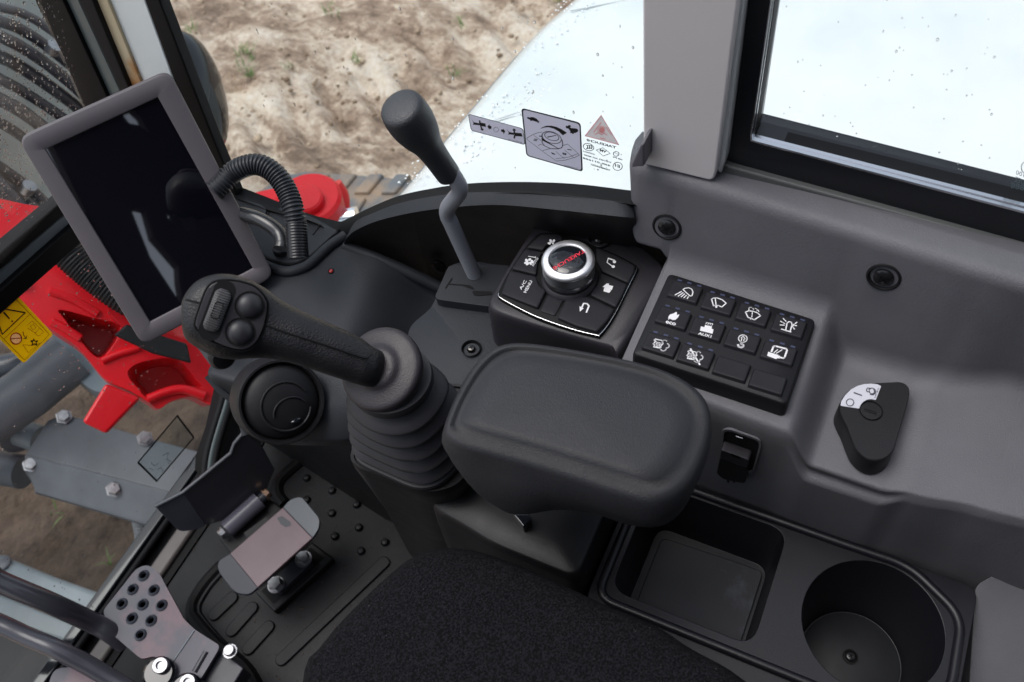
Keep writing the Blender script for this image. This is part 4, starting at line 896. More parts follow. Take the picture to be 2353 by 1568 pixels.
def keypad():
    z = -.558
    k = thing('keypad', PZ(1650, 800, z - .01), 'black rubber keypad with twelve keys and white pictograms on the console', 'keypad')
    top = rnd([PZ(x, y, z) for x, y in [(1539, 629), (1872, 735), (1805, 927), (1456, 812)]], .004)
    c = sum(top, V((0, 0, 0))) / len(top)
    sc_ = lambda s, dz: [V((c.x + (p.x - c.x) * s, c.y + (p.y - c.y) * s, z + dz)) for p in top]
    loft('pad_body', [sc_(1.03, -.017), sc_(1.022, -.004), sc_(1.012, -.001), sc_(.995, 0), sc_(.6, .0)], M_keyd, k, cap0=False, ang=60)
    names = ['work lamp', 'wiper', 'washer', 'beacon', 'leaf over eco', 'AUX1', 'hook', 'camera', 'exhaust filter', 'crossed-out exhaust filter', None, None]
    f = pz(z + .0032); ip = pz(z + .0031)
    up = V((0, 0, .0001))
    # key outlines measured: lower-left corner grid
    base = [[(400, 310), (738, 430), (1090, 540), (1452, 655)], [(272, 575), (618, 690), (975, 808), (1342, 930)], [(145, 850), (495, 968), (858, 1092), (1225, 1225)]]
    for r in range(3):
        for cc in range(4):
            x, y = base[r][cc]; sw = 1 + .035 * r
            Q = [(x, y), (x + 318 * sw + 6 * cc, y + 100 * sw + 5 * cc), (x + 372 * sw + 4 * cc, y - 72 + 4 * cc), (x + 92, y - 158 * sw)]
            Q3 = [PZ(*c6(*p), z) for p in Q]
            # square them up with the pad
            lo_x = (Q3[0].x + Q3[1].x) / 2; hi_x = (Q3[2].x + Q3[3].x) / 2; hy = (Q3[0].y + Q3[3].y) / 2; ly = (Q3[1].y + Q3[2].y) / 2
            R = lambda e, dz: rnd([V((lo_x + e, hy - e, z + dz)), V((lo_x + e, ly + e, z + dz)), V((hi_x - e, ly + e, z + dz)), V((hi_x - e, hy - e, z + dz))], .0009, 3)
            ko = loft('key', [R(-.0006, -.0002), R(0, .0004), R(.0002, .0022), R(.0007, .003), R(.0016, .0031), R(.004, .0029)], M_key, k, cap0=False, ang=50)
            nm = names[r * 4 + cc]
            if nm is None: ko['label'] = 'blank key without a pictogram'; 
            else: ko['label'] = 'key with ' + nm + ' pictogram'
            if nm:
                for j in range(3):
                    yy = lerp(hy, ly, (.17, .5, .83)[j]) ; xx = hi_x + .0016
                    flatmesh('indicator_window', ([V((xx, yy + .0017, z + .0003)), V((xx, yy - .0017, z + .0003)), V((xx + .0016, yy - .0017, z + .0003)), V((xx + .0016, yy + .0017, z + .0003))], [[0, 1, 2, 3]]), M_ind, k)
            L = []
            def S(l, w=.0006): L.append(strokesvf(l, w, ip, c6, up))
            def P(p): L.append(polyvf(p, ip, c6))
            i = r * 4 + cc
            if i == 0:
                S([[(575, 236), (600, 222), (635, 218), (665, 232), (678, 262), (668, 298), (648, 303), (575, 236)]], .0008); S([[(562, 255), (494, 292)], [(578, 268), (526, 304)], [(594, 280), (556, 312)], [(612, 295), (584, 320)], [(632, 308), (618, 330)]], .0008)
            if i == 1:
                S([[(868, 335), (885, 324), (925, 322), (975, 340), (1018, 376), (972, 415), (940, 400), (905, 398), (888, 402), (868, 335)]], .0009); S([[(905, 322), (916, 412)]], .0008); P(circ(916, 412, 12, 11))
            if i == 2:
                S([[(1215, 466), (1250, 454), (1300, 460), (1345, 480), (1368, 505), (1305, 545), (1270, 530), (1240, 520), (1215, 466)]], .0009); S([[(1285, 468), (1283, 492)], [(1282, 502), (1279, 520)], [(1272, 532), (1266, 543)]], .0007)
                S([circ(1268, 434, 18, 16, 150, 300, 6), circ(1315, 446, 20, 16, -100, 30, 6), [(1290, 428), (1298, 442)], [(1345, 445), (1352, 465)], [(1250, 440), (1246, 450)]], .0006)
            if i == 3:
                S([[(1625, 655), (1640, 580), (1660, 563), (1685, 572), (1690, 600), (1672, 662)], [(1582, 640), (1680, 670)]], .0009)
                S([[(1600, 530), (1612, 545)], [(1618, 550), (1630, 562)], [(1572, 560), (1590, 570)], [(1598, 575), (1618, 585)], [(1568, 598), (1612, 600)], [(1742, 570), (1722, 584)], [(1714, 590), (1698, 602)], [(1738, 605), (1720, 604)], [(1712, 603), (1698, 606)], [(1716, 642), (1706, 628)], [(1702, 622), (1694, 612)]], .0008)
            if i == 4:
                P([(425, 540), (428, 510), (445, 490), (480, 480), (505, 464), (515, 468), (512, 495), (540, 490), (525, 520), (500, 545), (470, 548), (440, 532), (430, 545)])
                L.append(textvf('eco', ip(*c6(395, 578)), ip(*c6(498, 606)), ip(*c6(405, 550)), .03))
            if i == 5:
                P([(800, 598), (872, 612), (868, 636), (888, 642), (878, 688), (748, 655), (760, 612), (795, 620)]); S([[(808, 590), (820, 572)], [(830, 594), (842, 577)], [(852, 598), (860, 582)], [(870, 604), (880, 588)], [(812, 574), (880, 586)]], .0005)
                L.append(textvf('AUX1', ip(*c6(728, 694)), ip(*c6(862, 730)), ip(*c6(738, 668)), .03))
            if i == 6:
                S([circ(1188, 738, 44, 38)], .0008); S([[(1172, 762), (1178, 735), (1168, 733), (1192, 712), (1212, 742), (1202, 740), (1196, 762)]], .0007)
                S([[(1175, 775), (1172, 792), (1190, 800), (1192, 818), (1170, 828), (1146, 818), (1138, 800)]], .0016)
            if i == 7:
                S([[(1480, 872), (1502, 818), (1520, 814), (1630, 842), (1640, 858), (1614, 930), (1600, 938), (1572, 930)]], .0013); P([(1448, 872), (1555, 905), (1550, 914), (1570, 912), (1565, 940), (1538, 938), (1530, 948), (1436, 912)])
                S([[(1545, 850), (1505, 882)], [(1590, 852), (1530, 888)]], .0007)
            if i in (8, 9):
                dx, dy = (0, 0) if i == 8 else (345, 118)
                D = lambda l: [[(a + dx, b + dy) for a, b in p] for p in l]
                S(D([[(290, 742), (362, 758)], [(280, 750), (295, 762), (280, 785), (270, 792), (288, 805), (275, 820)], [(275, 822), (340, 836)], [(340, 836), (352, 826), (340, 815)], [(362, 758), (372, 790), (352, 810)]]), .0008)
                S(D([circ(390, 775, 22, 20, 180, 330, 8), circ(412, 812, 22, 22, -80, 110, 8), circ(375, 845, 26, 18, 0, 170, 8)]), .0009)
                S(D([[(300 + a * 16, 772 + b * 15 + a * 4), (306 + a * 16, 774 + b * 15 + a * 4)] for a in range(4) for b in range(4)]), .0008)
                if i == 9: S([[(652, 842), (748, 1005)]], .0012)
            if L: flatmesh('pictogram', merge(L), M_white, ko)
keypad()
def dial():
    z = -.580
    h = thing('dial_controller', PZ(1310, 700, z - .03), 'black control box with curved keys around a silver dial, beside the keypad', 'control unit')
    f = pz(z)
    top = [(1268, 492), (1440, 545), (1500, 585), (1526, 612), (1522, 640), (1430, 800), (1400, 795), (1280, 762), (1155, 722), (1124, 700), (1134, 668), (1190, 575), (1240, 505)]
    T = cr([f(x, y) for x, y in top], 4, True)
    c = sum(T, V((0, 0, 0))) / len(T)
    R = lambda s, dz: [V((c.x + (p.x - c.x) * s, c.y + (p.y - c.y) * s, z + dz)) for p in T]
    loft('housing', [R(1.04, -.085), R(1.025, -.03), R(1.018, -.010), R(1.005, -.004), R(.985, -.001), R(.955, 0)], M_hous, h, cap0=False, ang=60)
    def P5(l, zz): return [PZ(*c5(*p), zz) for p in l]
    plate = [(640, 226), (860, 232), (1100, 300), (1290, 385), (1520, 480), (1760, 615), (1745, 700), (1665, 860), (1530, 1140), (1420, 1320), (1325, 1430), (1290, 1432), (1000, 1360), (600, 1225), (300, 1075), (150, 985), (140, 940), (200, 800), (285, 650), (450, 405), (540, 300)]
    t2 = cr(P5(plate, z + .004), 3, True)
    c2 = sum(t2, V((0, 0, 0))) / len(t2)
    S2 = lambda s, dz: [V((c2.x + (p.x - c2.x) * s, c2.y + (p.y - c2.y) * s, p.z + dz)) for p in t2]
    loft('key_base', [S2(1.01, -.004), S2(1.01, -.0012), S2(.995, -.0006), S2(.6, -.0006)], M_seal, h, cap0=False, ang=60)
    bt = [(142, 940), (150, 985), (300, 1075), (600, 1222), (1000, 1362), (1290, 1434), (1325, 1430), (1420, 1322), (1530, 1142), (1665, 862), (1745, 702), (1768, 625)]
    tube('chrome_trim', cr(P5(bt, z + .0041), 5), .00032, M_alu, h, seg=8)
    keys = [('fan key', [(640, 245), (850, 245), (905, 300), (700, 370), (660, 430), (470, 398)]),
            ('fan AUTO key', [(452, 418), (650, 455), (600, 560), (580, 720), (292, 648)]),
            ('A/C MENU key', [(272, 668), (575, 738), (620, 850), (698, 910), (600, 1110), (420, 1040), (168, 938)]),
            ('plain key', [(720, 935), (915, 975), (800, 1190), (620, 1128)]),
            ('return key', [(940, 985), (1060, 965), (1190, 975), (1505, 1125), (1420, 1260), (1300, 1392), (1050, 1320), (830, 1225)]),
            ('home key', [(1212, 955), (1290, 850), (1345, 698), (1652, 835), (1590, 970), (1520, 1105)]),
            ('music key', [(1290, 400), (1520, 495), (1748, 618), (1735, 690), (1668, 818), (1350, 678), (1285, 540)])]
    up = V((0, 0, .0001))
    icon = {}
    ip = pz(z + .0072)
    def S(l, w=.0006): return strokesvf(l, w, ip, c5, up)
    icon['A/C MENU key'] = merge([textvf('A/C', ip(*c5(408, 905)), ip(*c5(472, 800)), ip(*c5(378, 890)), .01), textvf('MENU', ip(*c5(465, 940)), ip(*c5(540, 800)), ip(*c5(430, 930)), .01)])
    icon['fan AUTO key'] = merge([textvf('AUTO', ip(*c5(550, 628)), ip(*c5(612, 530)), ip(*c5(522, 618)), .01)] + [polyvf(circ(x, y, a, b, 0, 360, 10, r), ip, c5) for x, y, a, b, r in [(470, 560, 26, 17, 60), (505, 545, 20, 14, 150), (535, 570, 24, 16, 60), (480, 595, 24, 15, 140), (515, 590, 22, 14, 60), (455, 585, 16, 12, 0)]] + [S([[(490, 508), (565, 520)], [(570, 525), (574, 512)]], .0006)])
    icon['fan key'] = merge([polyvf(circ(x, y, a, b, 0, 360, 10, r), ip, c5) for x, y, a, b, r in [(755, 330, 26, 17, 60), (735, 355, 20, 14, 20), (790, 325, 20, 14, 120), (775, 350, 18, 12, 60)]])
    icon['music key'] = merge([S([[(1482, 628), (1415, 580), (1430, 530), (1500, 555)]], .0008), S([[(1430, 532), (1500, 556)]], .0012), polyvf(circ(1502, 572, 20, 17), ip, c5), polyvf(circ(1488, 628, 20, 17), ip, c5)])
    icon['home key'] = merge([polyvf([(1362, 868), (1412, 826), (1440, 828), (1436, 845), (1488, 858), (1470, 905), (1448, 898), (1462, 912), (1440, 938), (1372, 918), (1385, 870)], ip, c5)])
    icon['return key'] = merge([S([[(1172, 1168), (1202, 1092), (1180, 1065), (1140, 1062), (1118, 1110)]], .0013), polyvf([(1092, 1095), (1142, 1118), (1095, 1158)], ip, c5)])
    for nm, pts in keys:
        P = rnd(P5(pts, z + .0066), .0016, 3); cc = sum(P, V((0, 0, 0))) / len(P)
        Rr = lambda s, dz: [V((cc.x + (p.x - cc.x) * s, cc.y + (p.y - cc.y) * s, p.z + dz)) for p in P]
        dzz = -.0022 if nm == 'plain key' else 0
        ko = loft('key', [Rr(1.0, -.004), Rr(1.0, -.0012 + dzz), Rr(.97, -.0002 + dzz), Rr(.9, 0 + dzz), Rr(.5, 0 + dzz)], M_key, h, cap0=False, ang=60); ko['label'] = 'black ' + nm
        if nm in icon: flatmesh('key_print', icon[nm], M_white, ko)
    # the dial
    C0 = PZ(*c5(955, 548), z + .028); r = (PZ(*c5(1270, 560), z + .028) - C0).length
    ax_ = V((0, 0, 1))
    base = V((C0.x, C0.y, 0))
    zz = lambda dz: V((C0.x, C0.y, z + .028 + dz))
    lathe('dial_foot', [(r * 1.10, -.0235), (r * 1.06, -.0215), (r * .97, -.020), (r * .95, -.0175)], zz(0), ax_, M_hous, h, seg=64)
    lathe('dial_skirt', [(r * .93, -.0175), (r * .985, -.0165), (r * .99, -.013), (r * .96, -.0115)], zz(0), ax_, mk('satin_metal', (.35, .36, .38), .3, metal=1), h, seg=64)
    # knurled band: real teeth
    n = 84; vs = []; fs = []; rows = 7
    for j in range(rows + 1):
        for i in range(n):
            rr = r * (.99 if (i + j) % 2 else .93); a = 2 * math.pi * i / n; vs.append(zz(-.0120 + .0095 * j / rows) + V((math.cos(a) * rr, math.sin(a) * rr, 0)))
    for j in range(rows):
        for i in range(n): fs.append([j * n + i, j * n + (i + 1) % n, (j + 1) * n + (i + 1) % n, (j + 1) * n + i])
    build('knurled_band', vs, fs, mk('knurl_metal', (.30, .30, .31), .4, metal=1), h, flat=True)
    lathe('dial_ring', [(r * .96, -.0027), (r * 1.0, -.0024), (r * 1.005, -.0012), (r * .985, -.0002), (r * .93, .0009), (r * .90, .0012), (r * .74, .0013), (r * .70, .0006), (r * .69, -.001)], zz(0), ax_, mk('dial_silver', (.92, .92, .94), .42, metal=1), h, seg=72, cap=False)
    lathe('dial_cap', [(r * .695, -.0005), (r * .69, .0006), (r * .6, .0016), (r * .4, .0022), (r * .2, .0024), (.0001, .0025)], zz(0), ax_, M_gloss, h, seg=56)
    tp = pz(z + .0307)
    flatmesh('dial_lettering', textvf('TAKEUCHI', tp(*c5(1140, 420)), tp(*c5(775, 632)), tp(*c5(1165, 455)), .02), M_redp, h)
    sp = PZ(*c5(1325, 310), z + .0012)
    cupwell(h, sp, V((0, 0, 1)), .0095, M_blk)
    s2 = crossscrew(h, sp + V((0, 0, .0002)), V((0, 0, 1)), .0042, M_scr)
dial()
def tray():
    z = -.697
    t = thing('storage_tray', PZ(1800, 1350, z), 'black storage tray with a cup holder beside the seat', 'tray')
    X0, X1, Y1, Y0 = .217, .3425, .1215, -.1475
    outer = rnd([V((X0, Y1, z)), V((X1, Y1, z)), V((X1, Y0, z)), V((X0 - .02, Y0, z))], .012)
    def rect(x0, x1, y0, y1, zz, r): return rnd([V((x0, y1, zz)), V((x1, y1, zz)), V((x1, y0, zz)), V((x0, y0, zz))], r)
    # one shallow sunk deck, then pocket and cup well
    C0 = V((.2843, -.0825, 0)); rc = .0505
    cir = lambda r, zz: [V((C0.x + r * math.cos(a), C0.y + r * math.sin(a), zz)) for a in [2 * math.pi * i / 56 for i in range(56)]]
    pocket_t = rect(.235, .3335, -.0065, .1063, z, .015); pocket_b = rect(.241, .3255, -.001, .0976, z - .063, .013)
    deck('tray_body', outer, [(pocket_t, pocket_b), (cir(rc, z), cir(.0402, z - .087))], M_tray, t, skirt=(0, 0, -.09), bevel=.004, seg=4)
    # raised lip following the outer edge
    lip = rnd([V((.2246, .1139, z + .001)), V((.339, .1139, z + .001)), V((.339, -.0488, z + .001)), V((.340, -.0976, z + .001)), V((.3147, -.140, z + .001)), V((.255, -.142, z + .001)), V((.2246, -.1085, z + .001))], .015, 8)
    tube('raised_lip', lip + lip[:2], .0036, M_tray, t, seg=12)
    m = prism('rubber_mat', rnd([V((x, y, z - .0585)) for x, y in ((.2435, .091), (.3157, .091), (.319, .002), (.2435, .002))], .006), (0, 0, -.003), M_dust, t, bevel=.001)
    lathe('cup_mat', [(.0386, 0), (.0386, .0012), (.0376, .0018), (.0001, .0018)], V((C0.x, C0.y, z - .0865)), (0, 0, 1), mk('cup_mat_rubber', (.014, .015, .018), .5, spec=.3, var=.2, vscale=40), t, seg=64)
    ps = V((.286, -.082, z - .0842)); lathe('screw_cup', [(.0062, 0), (.0062, .0007), (.0052, .0008), (.0045, -.0003)], ps, (0, 0, 1), M_seal, t, seg=28, cap=False)
    crossscrew(t, ps, V((0, 0, 1)), .0042, M_screw)
    # low trim panel at far right
    s = thing('rear_side_panel', PZ(2320, 1450, z), 'grey lower side panel at the right edge behind the cup holder', 'trim panel')
    F = [[(2242, 1345, z + .002), (2353, 1283, z + .012), (2700, 1150, z + .02), (2700, 1800, z - .06), (2215, 1800, z - .07), (2228, 1568, z - .04)]]
    prism('panel', rnd([PZ(*p) for p in F[0]], .006), (0, 0, -.05), M_cons, s, bevel=.006, seg=4)
tray()
# ================================================================== DASH, MONITOR, HOSE
def dash():
    t = thing('front_dash_panel', PZ(850, 700, -.7), 'blue-grey moulded dash panel in the front right corner with a tiny red lamp', 'dash panel')
    zs = -.668
    # curved upper rim and dark wall
    U = [q10(*p) for p in [(2200, 1470), (2030, 1420), (1970, 1400), (1500, 1345), (1000, 1325), (700, 1345), (400, 1402), (200, 1478), (100, 1525)]] + [(800, 538), (792, 552)]
    Lr = [(1560, 520), (1470, 502), (1441, 500), (1284, 483), (1137, 471), (1020, 479), (942, 490), (864, 509), (815, 531), (796, 548), (790, 560)]
    Lb = [(1620, 790), (1500, 762), (1441, 740), (1284, 735), (1137, 712), (1020, 665), (942, 628), (864, 594), (822, 580), (797, 572), (791, 566)]
    hid = lambda x: .034 * max(0, min(1, (x - 1440) / 50))
    A = [PX(x, y, .464 + hid(x)) for x, y in U]; B = [PX(x, y, .452 + hid(x)) for x, y in Lr]; Cc = [PX(x, y, .468 + .092 * sst(800, 1100, x)) for x, y in Lb]
    A, B, Cc = [resample(cr(l, 6), 44, False) for l in (A, B, Cc)]
    Z0 = [p + V((.004, 0, -.012)) for p in A]
    B2 = [p + V((.0022, 0, -.005)) for p in B]; B1 = [b.lerp(a, .15) + V((.0, 0, .0003)) for a, b in zip(A, B)]
    n = 44; vs = Z0 + A + B1 + B + B2 + Cc + [p + V((.0, 0, -.03)) for p in Cc]; fs = []
    for j in range(6):
        for i in range(n - 1): fs.append([j * n + i, j * n + i + 1, (j + 1) * n + i + 1, (j + 1) * n + i])
    o = build('curved_side_wall', vs, fs, M_blk, t, ang=50)
    o.data.materials.append(M_dash)
    for p in o.data.polygons:
        if p.index < (n - 1) * 3: p.material_index = 1
    tube('rim_joint', [PX(1107, 444, .4665), PX(1097, 450, .462), PX(1088, 474, .4522)], .0007, M_blk, t, seg=8)
    crossscrew(t, PX(1008, 613, .498), V((-1, 0, .1)), .008)
    # shelf: height field sampled in picture area, sloping down to the vent side
    pts = {}
    S_ = [(-3, 560), (640, 600)]
    def hz(x, y):
        a = max(0, (y - 760) / 120) ; return zs - .010 * min(2.2, a) ** 1.7 - .004 * max(0, (700 - x) / 100)
    edge = [(400, 470), (480, 450), (560, 432), (640, 470), (720, 500), (784, 535), (792, 562), (864, 592), (942, 626), (1020, 663), (1137, 710), (1230, 775)]
    def top(x):
        for (x0, y0), (x1, y1) in zip(edge, edge[1:]):
            if x <= x1: return lerp(y0, y1, (x - x0) / (x1 - x0))
        return edge[-1][1]
    nx, ny = 60, 34; vs = []; fs = []
    for i in range(nx + 1):
        x = 440 + (1215 - 440) * i / nx; t0 = top(x); bt = min(905, 785 + (x - 443) * 1.35)
        for j in range(ny + 1):
            y = lerp(t0, bt, j / ny); k = sst(800, 1040, x + (y - 700) * .35)
            vs.append(PZ(x, y, zs - .055 * k + .012 * k * (1 - sst(0, 40, y - t0)) - .012 * sst(740, 905, y)))
    for i in range(nx):
        for j in range(ny): fs.append([i * (ny + 1) + j, i * (ny + 1) + j + 1, (i + 1) * (ny + 1) + j + 1, (i + 1) * (ny + 1) + j])
    build('shelf', vs, fs, M_dash, t, ang=180)
    tube('shelf_fillet', cr([PZ(x, y, zs - .002 - d) for x, y, d in [(792, 566, 0), (864, 594, .004), (942, 628, .018), (1020, 665, .036), (1090, 692, .044)]], 6), .0060, M_dash, t, seg=14)
    # raised curved lip round the hose corner
    lipc = [(632, 618), (660, 624), (690, 618), (716, 604), (757, 566), (794, 541)]
    tube('corner_lip', cr([PZ(x, y, zs + .003) for x, y in [(560, 570), (600, 604)] + lipc], 6), .0052, M_dash, t, seg=14)
    tube('corner_groove', cr([PZ(x, y, zs + .004) for x, y in [(600, 588), (628, 600), (655, 607), (682, 605), (715, 588), (750, 556), (779, 528)]], 6), .002, M_seal, t, seg=10)
    P = [PZ(x, y, zs + .006) for x, y in [(500, 452), (545, 452), (621, 486), (695, 496), (740, 516), (778, 530), (750, 556), (715, 588), (682, 604), (655, 606), (625, 598), (560, 560), (500, 540)]]
    prism('corner_plate', P, (0, 0, -.006), M_dash, t, bevel=.002)
    prism('plate_step', rnd([PZ(x, y, zs + .0085) for x, y in [(545, 455), (600, 470), (613, 481), (606, 503), (575, 512), (540, 500)]], .004), (0, 0, -.004), M_dash, t, bevel=.0015)
    for a, b in (((620, 484), (607, 512)), ((738, 516), (718, 540))): tube('plate_seam', [PZ(*a, zs + .0066), PZ(*b, zs + .0066)], .0006, M_blk, t, seg=6)
    # red lamp
    p = PZ(761, 624, zs); lathe('lamp_bezel', [(.0034, 0), (.0034, .0006), (.0026, .0008), (.0024, 0)], p, (0, 0, 1), M_seal, t, seg=20, cap=False)
    lathe('red_lamp', [(.0023, 0), (.0021, .0012), (.0012, .002), (.0001, .0022)], p, (0, 0, 1), M_led, t, seg=16)
    # lower body carrying the round air vent
    f = lambda x, y, z: PZ(x, y, z)
    body = cr([PD(x, y, d) for x, y, d in [(478, 862, .86), (500, 828, .87), (560, 812, .88), (680, 800, .86), (800, 830, .82), (880, 880, .80), (880, 960, .80), (820, 1010, .82), (720, 1015, .84), (640, 1012, .86), (600, 995, .87), (560, 950, .88), (520, 905, .88)]], 4, True)
    c = sum(body, V((0, 0, 0))) / len(body); nr = (-c).normalized()
    bk = [c + (p - c) * 1.0 - nr * .12 + V((0, 0, -.02)) for p in body]
    loft('vent_housing', [bk, body, [c + (p - c) * .93 + nr * .006 for p in body], [c + (p - c) * .5 + nr * .009 for p in body]], M_dash, t, cap0=False, ang=70)
    tube('side_edge', cr([PD(x, y, .875) for x, y in [(478, 862), (505, 893), (540, 925), (556, 965), (566, 1000)]], 5), .004, M_dash, t, seg=10)
    v = thing('air_vent', PD(645, 922, .84), 'round black ball air vent in the dash below the joystick grip', 'air vent')
    C0 = PD(648, 924, .806); ax_ = (-ray(645, 920) * .9 + V((-.05, -.35, .1))).normalized()
    R = .0362
    lathe('vent_ring', [(R * 1.05, -.040), (R * 1.03, -.001), (R * 1.0, .0012), (R * .95, .0012), (R * .92, -.002), (R * .90, -.006)], C0, ax_, M_blk, v, seg=64, cap=False)
    lathe('vent_ball', [(R * .915, -.014)] + [(R * .90 * math.cos(a), -.006 + .012 * math.sin(a)) for a in [math.radians(k) for k in range(0, 90, 10)]] + [(.0002, .006)], C0, ax_, M_blk, v, seg=64)
    u = (PD(700, 905, .80) - C0).normalized(); u = (u - ax_ * u.dot(ax_)).normalized(); w = ax_.cross(u)
    q_ = lambda a, b, h: C0 + u * (a * R) + w * (b * R) + ax_ * h
    sg = 1 if (w.dot(PD(645, 860, .80) - C0) > 0) else -1
    tube('louvre_rim', [q_(.58 * math.cos(t_) + .03, sg * (.58 * math.sin(t_) - .12), .0045) for t_ in [math.radians(k) for k in range(15, 345, 10)]], .0011, M_blk, v, seg=8)
    tube('louvre', [q_(.42 * math.cos(t_) + .08, sg * (.36 * math.sin(t_) - .30), .0062) for t_ in [math.radians(k) for k in range(20, 175, 10)]], .0009, M_blk, v, seg=8)
    loft('louvre_tab', [[q_(.1 + .13 * s * math.cos(t_), sg * (-.52 + .05 * s * math.sin(t_)), h) for t_ in [2 * math.pi * i / 16 for i in range(16)]] for s, h in ((1, .003), (1, .0075), (.6, .0085))], M_gloss, v)
dash()
def leverpanel():
    t = thing('lever_console', PZ(1040, 760, -.66), 'grey raised panel at the foot of the lever, left of the dial box', 'console')
    z = -.630
    P = [(1040, 606), (1130, 604), (1200, 640), (1200, 900), (1060, 905), (985, 880), (955, 850), (940, 815), (936, 775), (946, 745), (985, 710), (1003, 680)]
    T = cr([PZ(x, y, z) for x, y in P], 4, True); c = sum(T, V((0, 0, 0))) / len(T)
    R = lambda s, dz: [V((c.x + (p.x - c.x) * s, c.y + (p.y - c.y) * s, z + dz)) for p in T]
    loft('raised_panel', [R(1.10, -.09), R(1.05, -.018), R(1.035, -.010), R(1.018, -.0045), R(.995, -.0012), R(.97, 0)], M_dash, t, cap0=False, ang=60)
    sp = PZ(1083, 803, z + .0008); cupwell(t, sp, V((0, 0, 1)), .0082, M_seal); crossscrew(t, sp + V((0, 0, .0002)), V((0, 0, 1)), .0036, M_scr)
    G = lambda x, y: (x * .1954 + 766, y * .1954 + 429)
    zb = z + .010
    out = rnd([PZ(*G(*p), zb) for p in [(1190, 1300), (1350, 940), (1400, 920), (1640, 935), (1760, 950), (1790, 905), (2080, 930), (1960, 1380), (1830, 1410), (1240, 1330)]], .004, 4)
    prism('lever_boot_base', out, (0, 0, -.010), M_rub if 0 else mk('boot_plate', (.022, .024, .029), .5, spec=.3, bump=.2, bscale=1500), t, bevel=.003, seg=4)
    flatmesh('boot_slit', merge([strokesvf([[(1395, 1078), (1318, 1195)], [(1360, 1145), (1600, 1165)]], .0011, pz(zb + .0005), G, V((0, 0, .0001))), polyvf([(1480, 1150), (1620, 1168), (1660, 1200), (1640, 1210)], pz(zb + .0005), G)]), M_seal, t)
    prism('boot_opening', [PZ(*G(*p), zb + .0006) for p in [(1630, 1240), (1660, 1225), (1860, 1235), (1870, 1270), (1700, 1285), (1655, 1275)]], (0, 0, -.0004), M_seal, t)
    # lever
    l = thing('blade_lever', PZ(1106, 675, zb), 'bent grey lever with a big black knob rising in front of the side window', 'lever')
    K = [(1109, 684), (1098, 650), (1064, 575), (1038, 517), (1028, 495), (1029, 478), (1042, 460), (1054, 445), (1056, 430), (1047, 412), (1035, 394), (1022, 372)]
    K = [(x, y, (.432 - .0 * i) / ray(x, y).x) for i, (x, y) in enumerate(K)]
    pth = cr([PD(*k) for k in K], 8)
    rad = [lerp(16.5, 19.5, i / (len(pth) - 1)) * lerp(.83, .72, i / (len(pth) - 1)) / 2090 for i in range(len(pth))]
    tube('lever_rod', pth, rad, mk('lever_paint', (.24, .25, .285), .38, var=.06, coat=.15), l, seg=28)
    a, b = PX(1031, 402, .432), PX(936, 268, .432); b = b.normalized() * (b.length * .955); ax_ = (b - a).normalized(); L_ = (b - a).length; s = .715 / 2090
    prof = [(22 * s, -.001), (27 * s, 0), (29 * s, .002), (31 * s, .2 * L_), (34 * s, .38 * L_), (40 * s, .54 * L_), (52 * s, .70 * L_), (59 * s, .84 * L_), (61 * s, .96 * L_), (59 * s, 1.08 * L_), (53 * s, 1.15 * L_), (30 * s, 1.18 * L_), (.0001, 1.19 * L_)]
    prof = [(p.x, p.y) for p in cr([V((x, y, 0)) for x, y in prof], 3)]
    lathe('knob', [(abs(x) * lerp(1, .83, min(1, max(0, y / (.6 * L_)))) + 1e-5, y) for x, y in prof], a, ax_, mk('knob_grain', (.034, .037, .043), .42, bump=.6, bscale=1300), l, seg=56)
leverpanel()
